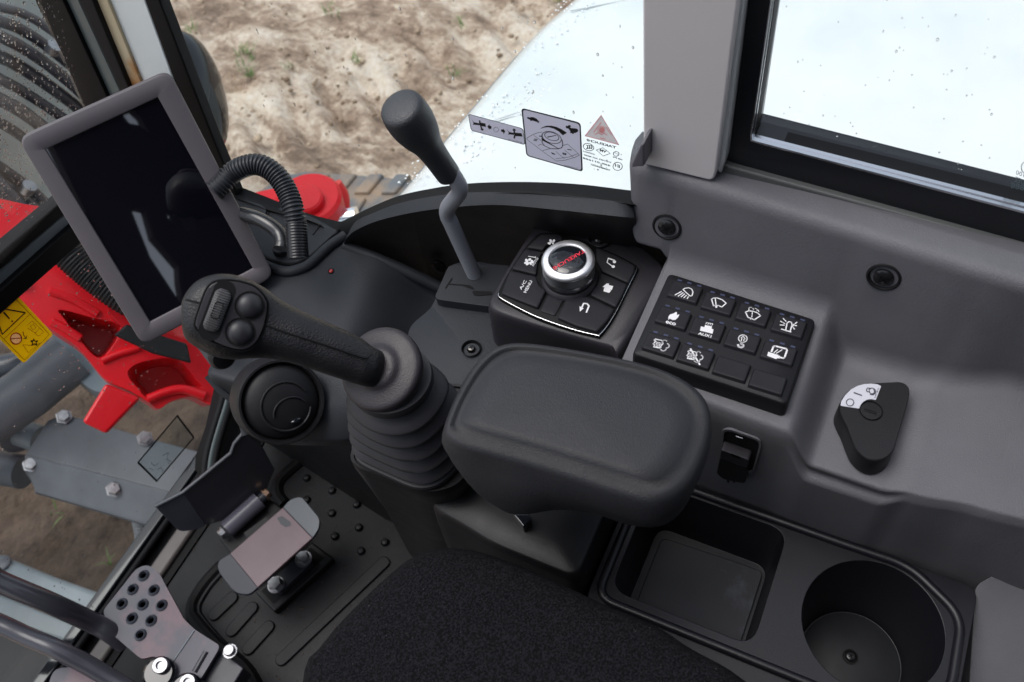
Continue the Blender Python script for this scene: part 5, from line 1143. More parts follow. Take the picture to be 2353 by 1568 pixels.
def monitor():
    t = thing('monitor', sum(_mq, V((0, 0, 0))) / 4, 'grey framed touch monitor with a black glossy screen, switched off, tilted on the left', 'monitor')
    m = MON; n = m.n
    O = [m(*p) for p in [(38, 318), (388, 160), (632, 637), (328, 797)]]
    outr = rnd(O, .011, 8); c = sum(O, V((0, 0, 0))) / 4
    I = [m(*p) for p in [(104, 344), (363, 224), (582, 618), (345, 741)]]
    inn = rnd(I, .0008, 8)
    N = len(outr)
    sc_ = lambda s, d: [c + (p - c) * s - n * d for p in outr]
    w = lambda s, pts, d: [c + (p - c) * s + n * d for p in pts]
    rings = [sc_(.93, .030), sc_(.985, .024), sc_(1.0, .014), sc_(1.0, .004), sc_(.992, .0008), sc_(.98, 0), w(1.01, inn, -.0004), w(1.0, inn, -.0012), w(1.0, inn, -.004)]
    loft('bezel', rings, M_mon, t, cap1=False, ang=50)
    prism('screen', w(1.005, I, -.0032), -n * .003, M_scrn, t, flat=True)
    # corrugated cable hose
    h = thing('cable_hose', PZ(685, 590, -.66), 'dark corrugated cable hose arching from the monitor back into the dash', 'hose')
    K = [(490, 440, .90), (512, 420, .90), (533, 398, .90), (558, 384, .895), (588, 378, .89), (617, 388, .885), (643, 412, .88), (662, 446, .875), (674, 482, .87), (680, 515, .87)]
    pth = cr([PD(*k) for k in K], 34); s = .885 / 2090; nn = len(pth)
    # ridges evenly by arc length
    pth = resample(pth, 400, False)
    tube('corrugated_part', pth, [s * (21.5 + 2.6 * math.tanh(2.2 * math.sin(i / 400 * 38 * 2 * math.pi))) for i in range(400)], mk('hose_plastic', (.03, .033, .04), .38), h, seg=28, ang=80)
    pth = resample(cr([PD(680, 512, .87), PD(682, 550, .868), PD(685, 594, .866)], 8), 60, False)
    tube('taped_sleeve', pth, [s * (23.5 + .35 * math.sin(i * 1.3)) for i in range(60)], mk('tape_black', (.012, .012, .014), .25), h, seg=28, ang=80)
    g = thing('monitor_bracket', PZ(640, 560, -.66), 'black curved tube bracket holding the monitor, left of the corrugated hose', 'bracket')
    pth = cr([PD(*k) for k in [(500, 500, .93), (545, 492, .915), (585, 500, .90), (620, 518, .89), (642, 538, .885), (648, 560, .88), (646, 572, .878)]], 8)
    tube('bracket_tube', pth, [16 * s] * (len(pth) - 8) + [16.5 * s] * 8, M_gloss if 0 else mk('bracket_paint', (.02, .021, .024), .25, coat=.3), g, seg=24)
    lathe('bracket_socket', [(19 * s, -.004), (19 * s, .002), (17 * s, .003)], PZ(644, 572, -.655), (0, 0, 1), M_blk, g, seg=32)
monitor()
# ================================================================== JOYSTICK
def joystick():
    t = thing('joystick', PZ(950, 1020, -.61), 'black joystick with a leather-grained grip, roller switch and two round buttons, on a bellows boot', 'joystick')
    # ---- boot
    zb = -.612
    base = rnd([PZ(x, y, zb) for x, y in [(803, 1045), (988, 1128), (1120, 985), (925, 905)]], .022, 8)
    base = resample(base, 72); cb = sum(base, V((0, 0, 0))) / 72
    ct = PD(897, 868, .642); ax_ = (ct - cb).normalized(); Lh = (ct - cb).length
    f0 = (PD(868, 838, .65) - ct).normalized()
    # tilted stack from square foot to round neck
    def ring(k, s, off=0):
        c = cb.lerp(ct, k); a = V((0, 0, 1)).lerp(ax_, min(1, k * 1.2)).normalized(); R_ = .0290
        out = []
        u = (base[0] - cb); u = (u - a * u.dot(a)).normalized(); w = a.cross(u)
        for i, p in enumerate(base):
            d = p - cb; sq = d.length; d = (d - a * d.dot(a)).normalized()
            r = lerp(sq * 1.0, R_, min(1, k * 1.04) ** 1.35) * s
            out.append(c + d * r + a * off)
        return out
    rings = [ring(0, 1.10, -.004), ring(0, 1.10, .0), ring(0.0, 1.04, .001), ring(.0, 1.0, .0015)]
    nb = 5
    for j in range(nb):
        k0 = .04 + .86 * j / nb; k1 = .04 + .86 * (j + 1) / nb; d = k1 - k0
        rings += [ring(k0 - d * .03, .80), ring(k0 + d * .02, .97), ring(k0 + d * .09, 1.08), ring(k0 + d * .20, 1.115), ring(k0 + d * .32, 1.09), ring(k0 + d * .50, .99), ring(k0 + d * .72, .88), ring(k0 + d * .90, .80)]
    rings += [ring(.92, .98), ring(.95, 1.02), ring(1.0, 1.0)]
    loft('bellows_boot', rings, M_boot, t, cap0=False, ang=60)
    # ---- hand rest collar
    s = .636 / 2090; ca = (-ray(874, 846) * .86 + (PD(780, 800, .6) - PD(880, 850, .6)).normalized() * .50).normalized()
    cc = PD(876, 849, .634)
    prof = [(50 * s, -.012), (80 * s, -.0105), (92 * s, -.0080), (97 * s, -.0045), (98.5 * s, -.001), (96.5 * s, .0018), (89 * s, .0034), (72 * s, .0044), (55 * s, .0056), (44 * s, .0080), (30 * s, .0090), (.0001, .0092)]
    prof = [(max(1e-5, p.x), p.y) for p in cr([V((x, y, 0)) for x, y in prof], 3)]
    lathe('collar', prof, cc, ca, M_coll, t, seg=72, ang=180)
    # ---- grip
    sec = [((417, 712), (418, 728), .658, .006), ((418, 692), (418, 752), .657, .013), ((430, 668), (424, 776), .656, .0175), ((450, 646), (436, 790), .654, .0205), ((478, 632), (460, 806), .652, .0225), ((508, 627), (482, 818), .650, .0235), ((540, 630), (508, 826), .648, .0235), ((575, 641), (540, 829), .646, .023), ((612, 662), (575, 826), .645, .022), ((650, 690), (618, 826), .644, .0205), ((700, 716), (668, 836), .643, .019), ((745, 736), (714, 850), .643, .0175), ((790, 756), (762, 866), .643, .0165), ((830, 776), (806, 880), .644, .016), ((858, 797), (834, 888), .645, .0155), ((880, 808), (860, 892), .650, .0150), ((896, 822), (880, 890), .664, .013)]
    rings = []
    for (a, b, d, th) in sec:
        d -= .030; A, B = PD(*a, d), PD(*b, d); c = (A + B) / 2; h = (A - B) / 2; r = ray((a[0] + b[0]) / 2, (a[1] + b[1]) / 2)
        ex = 3.0 if a[0] < 640 else 2.2
        cen = c + r * th * .75; ring_ = []
        for i in range(48):
            an = 2 * math.pi * i / 48; co, si = math.cos(an), math.sin(an)
            x = math.copysign(abs(co) ** (2 / ex), co); y = math.copysign(abs(si) ** (2 / ex), si)
            ring_.append(cen + h * x - r * (y * th))
        rings.append(ring_)
    # denser
    rr = []
    for i in range(len(rings) - 1):
        p0, p1, p2, p3 = rings[max(0, i - 1)], rings[i], rings[i + 1], rings[min(len(rings) - 1, i + 2)]
        for k in range(4):
            tt = k / 4; rr.append([.5 * ((2 * b) + (c - a) * tt + (2 * a - 5 * b + 4 * c - d) * tt * tt + (3 * b - a - 3 * c + d) * tt ** 3) for a, b, c, d in zip(p0, p1, p2, p3)])
    rr.append(rings[-1])
    loft('grip', rr, M_grip, t, ang=180)
    dfp = .640
    fc = PD(533, 725, .6080); fn = (-ray(533, 725)).normalized(); fp = Plane(fc, fn)
    L1 = lambda pts, o=0: [fp(*q01(*p)) + fn * o for p in pts]
    plate = [(1560, 368), (1680, 385), (1770, 425), (1832, 500), (1842, 560), (1820, 680), (1770, 790), (1710, 838), (1640, 845), (1520, 810), (1410, 745), (1352, 690), (1350, 640), (1375, 560), (1420, 440), (1470, 385)]
    T = cr(L1(plate), 4, True); c = sum(T, V((0, 0, 0))) / len(T)
    R = lambda s_, d: [c + (p - c) * s_ + fn * d for p in T]
    loft('plate_groove', [R(1.06, -.006), R(1.055, .0004), R(1.02, .0006), R(1.0, .0)], M_seal, t, cap0=False, ang=60)
    loft('face_plate', [R(.99, -.004), R(.99, .0012), R(.975, .0020), R(.94, .0021)], M_plate, t, cap0=False, ang=60)
    # slot and roller
    sa, sb = fp(*q01(1545, 448)), fp(*q01(1450, 700)); d = (sb - sa).normalized(); w = fn.cross(d).normalized()
    mid = (sa + sb) / 2; hl = (sb - sa).length / 2
    def stad(a, r, o): return [mid + d * ((a if math.cos(x) > 0 else -a) + math.cos(x) * r) + w * (math.sin(x) * r) + fn * o for x in [2 * math.pi * (i + .5) / 32 for i in range(32)]]
    rw = 54 / 3 * .64 / 2090
    prism('roller_slot', stad(hl * 1.08, rw * 1.22, .0023), -fn * .001, M_seal, t, flat=True)
    vs = []; fs = []; nr_ = 72; hl2 = hl * 1.13; m = 9
    for i in range(nr_):
        x = -1 + 2 * i / (nr_ - 1); hw = rw * .92 * (1 - max(0, abs(x) - .72) ** 2 * 6.5) ; zc = .0066 * math.sqrt(max(0, 1 - (x * .93) ** 2)) + .0012 + (.0006 if i % 4 < 2 else -.0004)
        for k in range(m):
            y = -1 + 2 * k / (m - 1); vs.append(mid + d * (x * hl2) + w * (y * hw) + fn * (zc * (1 - .25 * abs(y) ** 4)))
    for i in range(nr_ - 1):
        for k in range(m - 1): fs.append([i * m + k, i * m + k + 1, (i + 1) * m + k + 1, (i + 1) * m + k])
    build('roller', vs, fs, mk('roller_rubber', (.09, .09, .093), .4), t, flat=True)
    tube('roller_mark', [mid + d * (a * hl * .42) + w * (b * rw * .45) + fn * .0078 for a, b in [(1, .6), (.8, 1), (-.8, 1), (-1, .6), (-1, -.6), (-.8, -1), (.8, -1), (1, -.6), (1, .6)]], .0004, M_seal, t, seg=6)
    for x, y in ((1722, 543), (1657, 725)):
        p = fp(*q01(x, y)); r_ = 27 * .64 / 2090
        lathe('button_ring', [(r_ * 1.16, .001), (r_ * 1.14, .0024), (r_ * 1.0, .0022), (r_ * .98, .001)], p, fn, M_seal, t, seg=40, cap=False)
        lathe('button', [(r_ * .96, .001), (r_ * .95, .0034), (r_ * .85, .0048), (r_ * .55, .0062), (r_ * .25, .0068), (.0001, .007)], p, fn, mk('button_black', (.022, .022, .026), .4), t, seg=40)
    # seams
    def onsurf(pts): return [PD(x, y, dd - .0325) for x, y, dd in pts]
    tube('grip_seam', cr(onsurf([(611, 747, .6405), (650, 762, .640), (700, 778, .640), (760, 797, .640), (835, 822, .641), (852, 815, .642)]), 5), .0007, M_seal, t, seg=6)
    tube('grip_seam', cr(onsurf([(427, 689, .650), (440, 692, .646), (462, 697, .6425)]), 5), .0007, M_seal, t, seg=6)
    rivet('trigger_button', PD(507, 815, .66), -ray(507, 800) + V((0, 0, -.5)), .009, M_blk, t, h=.6)
joystick()
# ================================================================== PEDESTAL, ARMREST, SEAT
def pedestal():
    t = thing('joystick_pedestal', PZ(1000, 1180, -1.1), 'black moulded pedestal standing on the floor under the joystick boot', 'pedestal')
    z = -.618
    top = rnd([PZ(x, y, z) for x, y in [(799, 1040), (812, 1072), (985, 1136), (1050, 1118), (1082, 1080), (1260, 900), (930, 870)]], [.008, .01, .012, .012, .012, .02, .02], 5)
    low = []
    n = len(top); c = sum(top, V((0, 0, 0))) / n
    R = lambda s, dz: [V((c.x + (p.x - c.x) * s, c.y + (p.y - c.y) * s, z + dz)) for p in top]
    # foot tapers toward the floor
    foot = rnd([PZ(x, y, -1.148) for x, y in [(925, 1215), (935, 1270), (1010, 1330), (1060, 1340), (1120, 1330), (1240, 1200), (1010, 1120)]], [.012] * 7, 5)
    mid = [a.lerp(b, .45) + V((.004, .0, 0)) for a, b in zip(top, foot)]
    loft('pedestal_body', [foot, mid, R(1.0, -.01), R(1.0, -.002), R(.985, 0), R(.95, 0), R(.94, -.002), R(.6, -.002)], M_low, t, cap0=False, ang=60)
    s = thing('armrest_pedestal', PZ(1250, 1250, -.7), 'black box-shaped armrest base between the pedestal and the storage tray', 'console')
    zz = -.655
    P = rnd([PZ(x, y, zz) for x, y in [(985, 1160), (1060, 1200), (1134, 1247), (1322, 1324), (1378, 1195), (1440, 1060), (1300, 960), (1060, 960)]], [.02, .03, .012, .010, .01, .02, .02, .02], 4)
    cc = sum(P, V((0, 0, 0))) / len(P)
    R = lambda s_, dz: [V((cc.x + (p.x - cc.x) * s_, cc.y + (p.y - cc.y) * s_, zz + dz)) for p in P]
    loft('base_box', [R(1.10, -.45), R(1.06, -.04), R(1.04, -.012), R(1.02, -.002), R(.985, 0), R(.5, 0)], M_low, s, cap0=False, ang=60)
    prism('release_latch', [PZ(x, y, zz + .012) for x, y in [(1176, 1180), (1216, 1180), (1222, 1190), (1203, 1212)]], (0, 0, -.012), M_gloss, s, bevel=.0015)
pedestal()
def armrest():
    t = thing('armrest', PZ(1300, 1000, -.52), 'padded charcoal vinyl armrest pad behind the joystick', 'armrest')
    rings_px = [
        ([(1075, 1095), (1060, 1050), (1080, 985), (1120, 925), (1180, 885), (1300, 880), (1420, 905), (1500, 935), (1560, 970), (1590, 1020), (1590, 1080), (1570, 1140), (1545, 1180), (1510, 1200), (1440, 1192), (1360, 1176), (1280, 1170), (1200, 1182), (1150, 1170)], -.560),
        ([(1048, 1075), (1030, 1030), (1060, 960), (1105, 890), (1160, 850), (1240, 845), (1380, 870), (1500, 905), (1580, 945), (1615, 1000), (1612, 1070), (1588, 1140), (1553, 1190), (1505, 1212), (1440, 1205), (1360, 1180), (1280, 1172), (1190, 1182), (1110, 1145)], -.530),
        ([(1020, 1030), (1018, 990), (1050, 905), (1092, 838), (1140, 800), (1210, 795), (1350, 815), (1490, 846), (1580, 885), (1628, 940), (1634, 1010), (1612, 1090), (1570, 1160), (1510, 1196), (1430, 1180), (1330, 1150), (1230, 1120), (1140, 1092), (1060, 1068)], -.506),
        ([(1022, 1008), (1022, 975), (1055, 898), (1100, 830), (1150, 795), (1215, 790), (1350, 810), (1488, 840), (1572, 875), (1622, 922), (1632, 985), (1612, 1062), (1572, 1128), (1512, 1162), (1430, 1145), (1330, 1112), (1230, 1080), (1140, 1055), (1060, 1033)], -.494),
        ([(1036, 993), (1038, 965), (1068, 898), (1108, 838), (1154, 803), (1216, 798), (1350, 817), (1484, 846), (1562, 880), (1607, 925), (1618, 980), (1600, 1045), (1563, 1105), (1508, 1136), (1430, 1118), (1330, 1085), (1230, 1053), (1145, 1030), (1070, 1012)], -.4855),
        ([(1044, 986), (1046, 962), (1074, 900), (1112, 843), (1157, 809), (1217, 804), (1350, 823), (1480, 852), (1556, 886), (1598, 928), (1608, 979), (1591, 1040), (1556, 1096), (1504, 1125), (1430, 1108), (1330, 1076), (1230, 1045), (1147, 1022), (1076, 1003)], -.4895),
        ([(1060, 970), (1062, 955), (1086, 904), (1122, 855), (1162, 825), (1220, 820), (1350, 838), (1470, 866), (1540, 897), (1578, 936), (1586, 980), (1570, 1032), (1540, 1078), (1496, 1102), (1428, 1086), (1330, 1056), (1232, 1026), (1152, 1004), (1088, 985)], -.4820),
    ]
    n = 96; rs = []
    for pts, z in rings_px: rs.append(resample(cr([PZ(x, y, z) for x, y in pts], 6, True), n))
    c = sum(rs[-1], V((0, 0, 0))) / n
    for k in (.8, .55, .28, .06): rs.append([V((c.x + (p.x - c.x) * k, c.y + (p.y - c.y) * k, p.z + (1 - k) ** .7 * .0025)) for p in rs[6]])
    loft('pad', rs, M_arm, t, ang=180)
armrest()
def seat():
    t = thing('seat_cushion', PZ(1150, 1500, -.7), 'black fabric seat cushion filling the bottom centre of the view', 'seat')
    pts = [(690, 1600), (738, 1482), (838, 1372), (928, 1292), (980, 1266), (1040, 1258), (1105, 1268), (1210, 1305), (1400, 1392), (1510, 1438), (1590, 1490), (1720, 1568), (1900, 1760), (1800, 2300), (1200, 2500), (700, 2300)]
    z = -.60; T = resample(cr([PZ(x, y, z) for x, y in pts], 6, True), 120); c = PZ(1200, 1800, z)
    R = lambda s, dz: [V((c.x + (p.x - c.x) * s, c.y + (p.y - c.y) * s, z + dz)) for p in T]
    loft('cushion', [R(.9, -.12), R(.97, -.08), R(.995, -.03), R(1.0, -.008), R(.985, .004), R(.94, .013), R(.85, .018), R(.6, .022), R(.2, .022)], M_seat, t, ang=180)
    vf = []
    for _ in range(60):
        x, y = random.uniform(760, 1650), random.uniform(1290, 1560); p = PZ(x, y, z + .0225); r = random.uniform(.0002, .0004)
        vf.append(([p + V((r, 0, 0)), p + V((0, r, 0)), p + V((-r, 0, 0)), p + V((0, -r, 0))], [[0, 1, 2, 3]]))
    o = flatmesh('lint', merge(vf), M_dust, t); o['kind'] = 'stuff'
seat()
# ================================================================== FLOOR AND PEDALS
def floor():
    zf = -1.15
    F = [V((-.7, .735, zf)), V((.52, .735, zf)), V((.52, -.9, zf)), V((-.7, -.9, zf))]
    o = prism('cab_floor', [p + V((0, 0, -.006)) for p in F], (0, 0, -.03), M_floor, None); o['kind'] = 'structure'
    t = thing('floor_mat', V((.1, .4, zf)), 'dark rubber floor mat with raised ribs, round studs and deep grooves', 'floor mat')
    prism('mat_sheet', [V((-.6, .733, zf)), V((.44, .733, zf)), V((.44, -.3, zf)), V((-.6, -.3, zf))], (0, 0, -.005), M_floor, t, bevel=.002)
    f = pz(zf + .001)
    def groove(l, w, nm='groove'):
        tube(nm, cr([pz(zf - .001)(*p) for p in l], 6), w, M_seal, t, seg=10)
    groove([(512, 1300), (500, 1311), (470, 1345), (447, 1382), (443, 1405), (450, 1425), (500, 1482), (567, 1540), (600, 1600)], .0095)
    groove([(712, 1040), (690, 1062), (650, 1098), (638, 1120), (641, 1142), (655, 1160)], .0095)
    ridge = cr([pz(zf + .0)(*p) for p in [(522, 1306), (510, 1318), (482, 1350), (461, 1384), (457, 1402), (464, 1420), (510, 1474), (576, 1534), (612, 1600)]], 6)
    tube('raised_edge', ridge, .004, M_floor, t, seg=10)
    for l in ([q02(1600, 990), q02(1480, 1104)], [q02(1738, 1060), q02(1600, 1215)], [q02(1850, 1190), q02(1715, 1340)], [(882, 1294), (648, 1516)]):
        a, b = f(*l[0]), f(*l[1]); d = (b - a).normalized(); w = V((-d.y, d.x, 0)); r = .0085
        P = [a + (-d * math.cos(x) + w * math.sin(x)) * r for x in [math.pi * (k / 8 - .5) for k in range(9)]] + [b + (d * math.cos(x) - w * math.sin(x)) * r for x in [math.pi * (k / 8 - .5) for k in range(9)]]
        prism('rib', [p + V((0, 0, .003)) for p in P], (0, 0, -.004), M_floor, t, bevel=.0016)
    st = None
    for x, y in [(757, 1081), (705, 1099), (763, 1128), (705, 1149), (820, 1160), (763, 1180), (825, 1213), (770, 1233), (885, 1247), (830, 1267), (700, 1050), (815, 1110), (760, 1035)]:
        p = f(x, y)
        if st is None: st = lathe('stud', [(.0058, -.002), (.0056, .002), (.004, .0042), (.0001, .005)], p, (0, 0, 1), M_floor, t, seg=20); p0 = p
        else:
            o = st.copy(); COL.objects.link(o); o.location = st.location + (p - p0)
    for k, (a, b) in enumerate([((785, 1070), (870, 1162)), ((800, 1062), (865, 1140))]):
        tube('cable_grommet', cr([PZ(x, y, zf + .012) for x, y in [(a[0], a[1] - 20), (a[0] + 6, a[1] + 22), (a[0] + 30, a[1] + 62), b]], 6), .0035, M_blk, t, seg=12)
    s = thing('front_sill', V((.1, .77, zf)), 'front floor sill with a beige rail between black strips, below the lower glass', 'sill')
    box('outer_strip', (.05, .806, zf - .004), (1.1, .018, .03), M_gloss, s, bevel=.003)
    box('sill_channel', (.05, .782, zf - .02), (1.1, .030, .02), M_seal, s)
    box('beige_rail', (.05, .757, zf - .006), (1.1, .024, .03), M_sill, s, bevel=.005)
    box('inner_strip', (.05, .7385, zf - .008), (1.1, .010, .02), M_seal, s)
    tube('mid_bead', [V((-.5, .792, zf + .003)), V((.6, .792, zf + .003))], .005, M_rub, s, seg=12)
    # lower right door seal beside the vent
    d = thing('corner_seal', PD(500, 1000, 1.1), 'dark ribbed rubber seal running down the corner left of the round vent', 'seal')
    for o_, m in ((0, M_rub), (10, M_teal), (20, M_rub)):
        tube('seal_bead', cr([PD(x + o_, y, 1.29) for x, y in [(516, 880), (512, 920), (492, 985), (476, 1045), (468, 1110)]], 6), .005, m, d, seg=12)
    prism('seal_flange', [PD(x, y, 1.31) for x, y in [(515, 880), (600, 900), (610, 1010), (560, 1060), (480, 1100), (468, 1080), (470, 1050), (492, 985)]], (0, .02, -.01), M_seal, d)
    k = prism('side_kick_panel', [V((.40, .733, zf)), V((.40, .733, -.70)), V((.36, .50, -.70)), V((.36, -.2, -.70)), V((.36, -.2, zf)), V((.36, .50, zf))], (.02, 0, 0), M_blk, None)
    tag(k, 'dark kick panel under the dash on the right of the footwell', 'panel')
floor()
def pedals():
    zf = -1.15
    # black folded pedal
    t = thing('travel_pedal', PZ(510, 1180, -1.05), 'matte black folded travel pedal plate standing behind the worn pedal', 'pedal')
    A, B, C_, D_ = PZ(420, 1132, -1.0), PZ(558, 996, -.985), PZ(617, 1048, -1.03), PZ(473, 1208, -1.07)
    pl = [A, PZ(530, 1042, -.99), B, PZ(583, 1002, -.99), PZ(640, 1090, -1.045), PZ(600, 1160, -1.075), D_]
    n = (B - A).cross(D_ - A).normalized(); n = n if n.z > 0 else -n; pn = Plane(A, n); pl = [pn(x, y) for x, y in [(420, 1132), (530, 1042), (538, 1020), (560, 994), (600, 1020), (632, 1080), (598, 1160), (540, 1190), (473, 1208)]]
    prism('pedal_plate', pl, -n * .005, M_pedd, t, bevel=.0015)
    prism('side_flap', rnd([A, D_, PZ(452, 1217, -1.06), PZ(413, 1223, -1.045), PZ(357, 1165, -1.015)], [0, .003, .004, .008, .006]), -n * .005, M_ped, t, bevel=.001)
    tube('plate_edge', [PZ(357, 1164, -1.014), A, pn(530, 1042), pn(538, 1020), pn(560, 994)], .002, M_gry, t, seg=8)
    # hinge tube
    h = thing('pedal_pivot', PZ(555, 1190, -1.09), 'dark steel pivot tube with bright bolts between the two pedals', 'pivot')
    a, b = PZ(520, 1218, -1.085), PZ(596, 1150, -1.085); d = (b - a).normalized()
    tube('pivot_tube', [a, b], .0125, mk('pivot_steel', (.13, .125, .16), .3, coat=.2), h, seg=28, ang=50)
    tube('pivot_pin', [b, b + d * .010], .007, M_ped, h); rivet('pivot_nut', b + d * .010, d, .0075, mk('copper_nut', (.8, .5, .35), .3, metal=1), h, h=.8)
    rivet('pivot_nut', a - d * .004, -d, .0075, M_bolt, h, h=1.6)
    prism('pivot_bracket', [PZ(x, y, -1.10) for x, y in [(500, 1235), (612, 1140), (680, 1190), (560, 1310)]], (0, 0, -.045), M_blk, h, bevel=.003)
    # worn pedal in the middle
    m = thing('worn_pedal', PZ(620, 1260, -1.08), 'foot pedal with a pinkish worn centre and grey folded end flaps', 'pedal')
    z1 = -1.045
    ctr = [PZ(650, 1166, z1 + .0), PZ(718, 1236, z1), PZ(592, 1350, z1), PZ(528, 1272, z1)]
    prism('pedal_top', ctr, (0, 0, -.005), M_pink, m, bevel=.0012)
    prism('upper_flap', rnd([ctr[0] + V((0, 0, -.0003)), PZ(665, 1148, z1 + .004), PZ(692, 1140, z1 + .006), PZ(735, 1192, z1 + .006), PZ(733, 1215, z1 + .004), ctr[1] + V((0, 0, -.0003))], [0, .006, .006, .006, .006, 0]), (0, 0, -.005), mk('flap_grey', (.075, .085, .10), .38, var=.1), m, bevel=.001)
    prism('lower_flap', rnd([ctr[3] + V((0, 0, -.0003)), ctr[2] + V((0, 0, -.0003)), PZ(573, 1367, z1 - .006), PZ(540, 1364, z1 - .008), PZ(500, 1312, z1 - .008), PZ(500, 1290, z1 - .004)], [0, 0, .006, .012, .012, .006]), (0, 0, -.005), M_ped, m, bevel=.001)
    flatmesh('wear_patch', polyvf([(636, 1190), (648, 1186), (668, 1200), (668, 1208), (656, 1212), (645, 1205)], pz(z1 + .0004)), M_ped, m)
    prism('pedal_stem', [PZ(x, y, z1 - .01) for x, y in [(560, 1225), (612, 1188), (640, 1222), (590, 1268)]], (0, 0, -.04), M_blk, m)
    # bolted base plate
    b = thing('pedal_mount', PZ(668, 1320, zf), 'black recessed base frame with a steel bar and two bright bolts', 'bracket')
    R = [q02(*p) for p in [(2150, 600), (2300, 715), (1890, 1085), (1755, 945)]]
    prism('base_frame', [PZ(x, y, zf + .014) for x, y in R], (0, 0, -.014), M_blk, b, bevel=.003)
    R = [q02(*p) for p in [(2140, 640), (2235, 710), (1885, 1030), (1800, 940)]]
    prism('base_recess', [PZ(x, y, zf + .0146) for x, y in R], (0, 0, -.001), M_seal, b, flat=True)
    prism('clamp_bar', rnd([PZ(*q02(*p), zf + .027) for p in [(2080, 660), (2165, 730), (1925, 960), (1850, 900)]], .006), (0, 0, -.012), M_ped, b, bevel=.002)
    for x, y in ((698, 1283), (635, 1342)):
        p = PZ(x, y + 3, zf + .0275); lathe('washer', [(.0115, 0), (.0115, .002), (.0001, .002)], p, (0, 0, 1), M_bolt, b, seg=24)
        lathe('bolt_head', [(.0095, .002), (.0095, .0085), (.0085, .0098), (.0001, .0102)], p, (0, 0, 1), M_bolt, b, seg=6, ang=20)
    # perforated footrest
    r = thing('footrest', PZ(340, 1400, -1.1), 'worn pinkish grey footrest plate with nine punched holes, lower left', 'footrest')
    z2 = -1.06; f2 = pz(z2)
    out = [q02(*p) for p in [(1000, 760), (1050, 775), (1100, 820), (1135, 890), (1195, 1000), (1270, 1140), (1350, 1212), (1520, 1320), (1400, 1520), (1350, 1600), (1200, 1620), (1140, 1520), (1075, 1385), (975, 1412), (780, 1245), (735, 1150), (708, 1078), (850, 900), (935, 790)]]
    P = [f2(*p) for p in out]; P = rnd(P, .006, 3)
    holes = []
    hc = [(990, 835), (915, 930), (1060, 935), (840, 1030), (985, 1035), (1115, 1040), (910, 1130), (1042, 1145), (970, 1245)]
    for x, y in hc:
        c = f2(*q02(x, y)); holes.append(([c + V((math.cos(a), math.sin(a), 0)) * .0042 for a in [2 * math.pi * i / 16 for i in range(16)]], [c + V((math.cos(a) * .0042, math.sin(a) * .0042, -.004)) for a in [2 * math.pi * i / 16 for i in range(16)]]))
    o = deck('footrest_plate', P, holes, M_foot, r, skirt=(0, 0, -.005))
    for x, y in hc:
        c = f2(*q02(x, y)); lathe('hole_collar', [(.0078, .0001), (.0066, .0022), (.0052, .0030), (.0042, .0016), (.0041, -.002)], c, (0, 0, 1), mk('collar_grey', (.06, .066, .085), .35), r, seg=24, cap=False)
        lathe('hole_floor', [(.0042, -.003), (.0001, -.003)], c, (0, 0, 1), M_seal, r, seg=16)
    tube('bend_line', [f2(*q02(1340, 1215)) + V((0, 0, .0006)), f2(*q02(1200, 1420)) + V((0, 0, .0006))], .0009, M_gryl, r, seg=8)
    tube('weld_bead', [f2(*q02(1420, 1360)) , f2(*q02(1340, 1500))], .0035, M_ped, r, seg=10)
    for x, y, k in ((378, 1525, 1), (440, 1563, 1)):
        p = PZ(x, y + 8, z2 + .004)
        lathe('bushing', [(.019, -.03), (.019, .008), (.016, .011), (.0001, .011)], p + V((-.008, 0, -.002)), V((-.1, -.2, 1)), M_gloss, r, seg=32)
        lathe('cap_bolt', [(.0095, .008), (.0095, .016), (.0085, .018), (.005, .018), (.0045, .014), (.0001, .014)], p, V((-.1, -.2, 1)), M_bolt, r, seg=32)
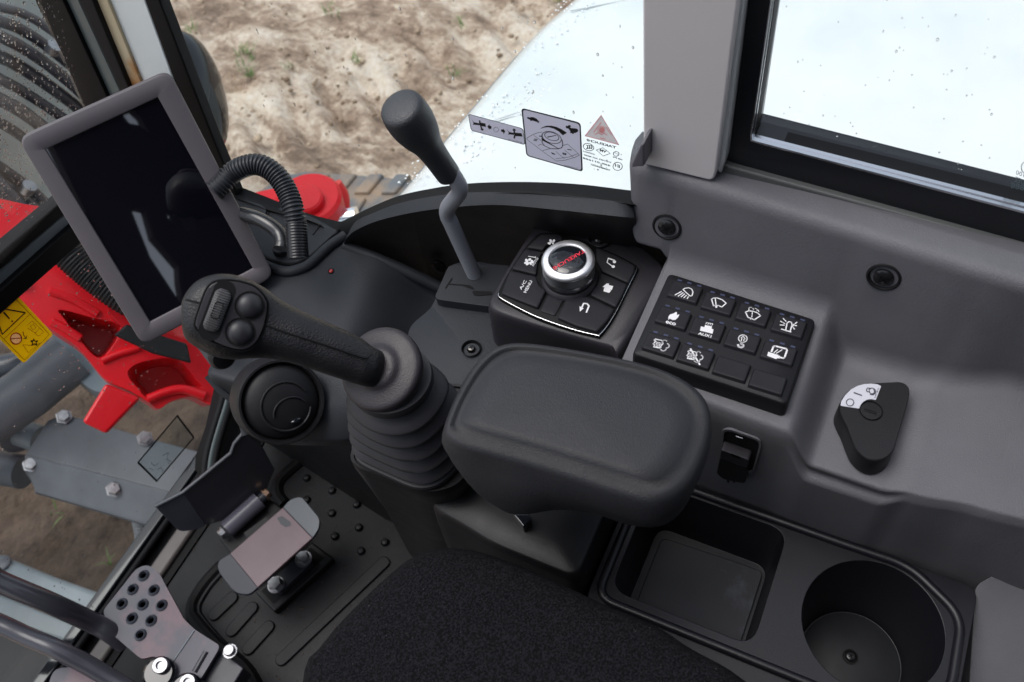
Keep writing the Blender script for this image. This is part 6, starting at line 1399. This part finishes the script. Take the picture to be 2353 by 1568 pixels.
    rivet('small_bolt', PZ(529, 1497, z2), V((0, 0, 1)), .007, M_bolt, r, h=1)
    prism('side_bracket', [PZ(x, y, z2 - .012) for x, y in [(505, 1490), (560, 1535), (520, 1600), (440, 1600)]], (0, 0, -.03), M_ped, r, bevel=.002)
    l = thing('travel_lever', PZ(120, 1400, -.9), 'dark steel lever rod crossing the lower left corner toward the footrest', 'lever')
    pth = cr([PZ(x, y, z) for x, y, z in [(-600, 1080, -.86), (-90, 1290, -.93), (0, 1337, -.95), (120, 1388, -.99), (210, 1430, -1.045), (250, 1452, -1.062), (285, 1478, -1.085)]], 6)
    tube('lever_rod', pth, [.0125] * 14 + [.0125] * (len(pth) - 14), mk('rod_paint', (.055, .055, .068), .22, coat=.4), l, seg=24)
    k = thing('second_lever', PZ(200, 1530, -1.0), 'short dark lever arm in the bottom left corner, below the longer rod', 'lever')
    pth = cr([PZ(x, y, z) for x, y, z in [(-600, 1190, -.92), (-80, 1400, -.97), (60, 1462, -.99), (130, 1492, -1.0), (200, 1528, -1.02), (270, 1570, -1.04), (330, 1610, -1.05)]], 6)
    tube('lever_rod', pth, .011, mk('rod_paint_b', (.06, .06, .075), .25, coat=.3), k, seg=24)
    prism('footplate', rnd([PZ(x, y, -1.06) for x, y in [(125, 1535), (200, 1530), (300, 1580), (280, 1650), (100, 1650), (110, 1570)]], .01), (0, 0, -.005), M_foot, k, bevel=.001)
pedals()
def grit():
    vf = []
    for _ in range(420):
        x, y = random.uniform(430, 900), random.uniform(1080, 1568)
        p = PZ(x, y, -1.1494); r = random.uniform(.0004, .0013)
        vf.append(([p + V((r, 0, 0)), p + V((0, r, 0)), p + V((-r * .8, 0, 0)), p + V((0, -r * .9, 0)), p + V((0, 0, r))], [[0, 1, 4], [1, 2, 4], [2, 3, 4], [3, 0, 4]]))
    o = flatmesh('sand_grit', merge(vf), mk('grit_sand', (.12, .075, .045), .9), None); tag(o, 'fine sand grit sprinkled over the rubber floor mat', 'grit', kind='stuff')
grit()
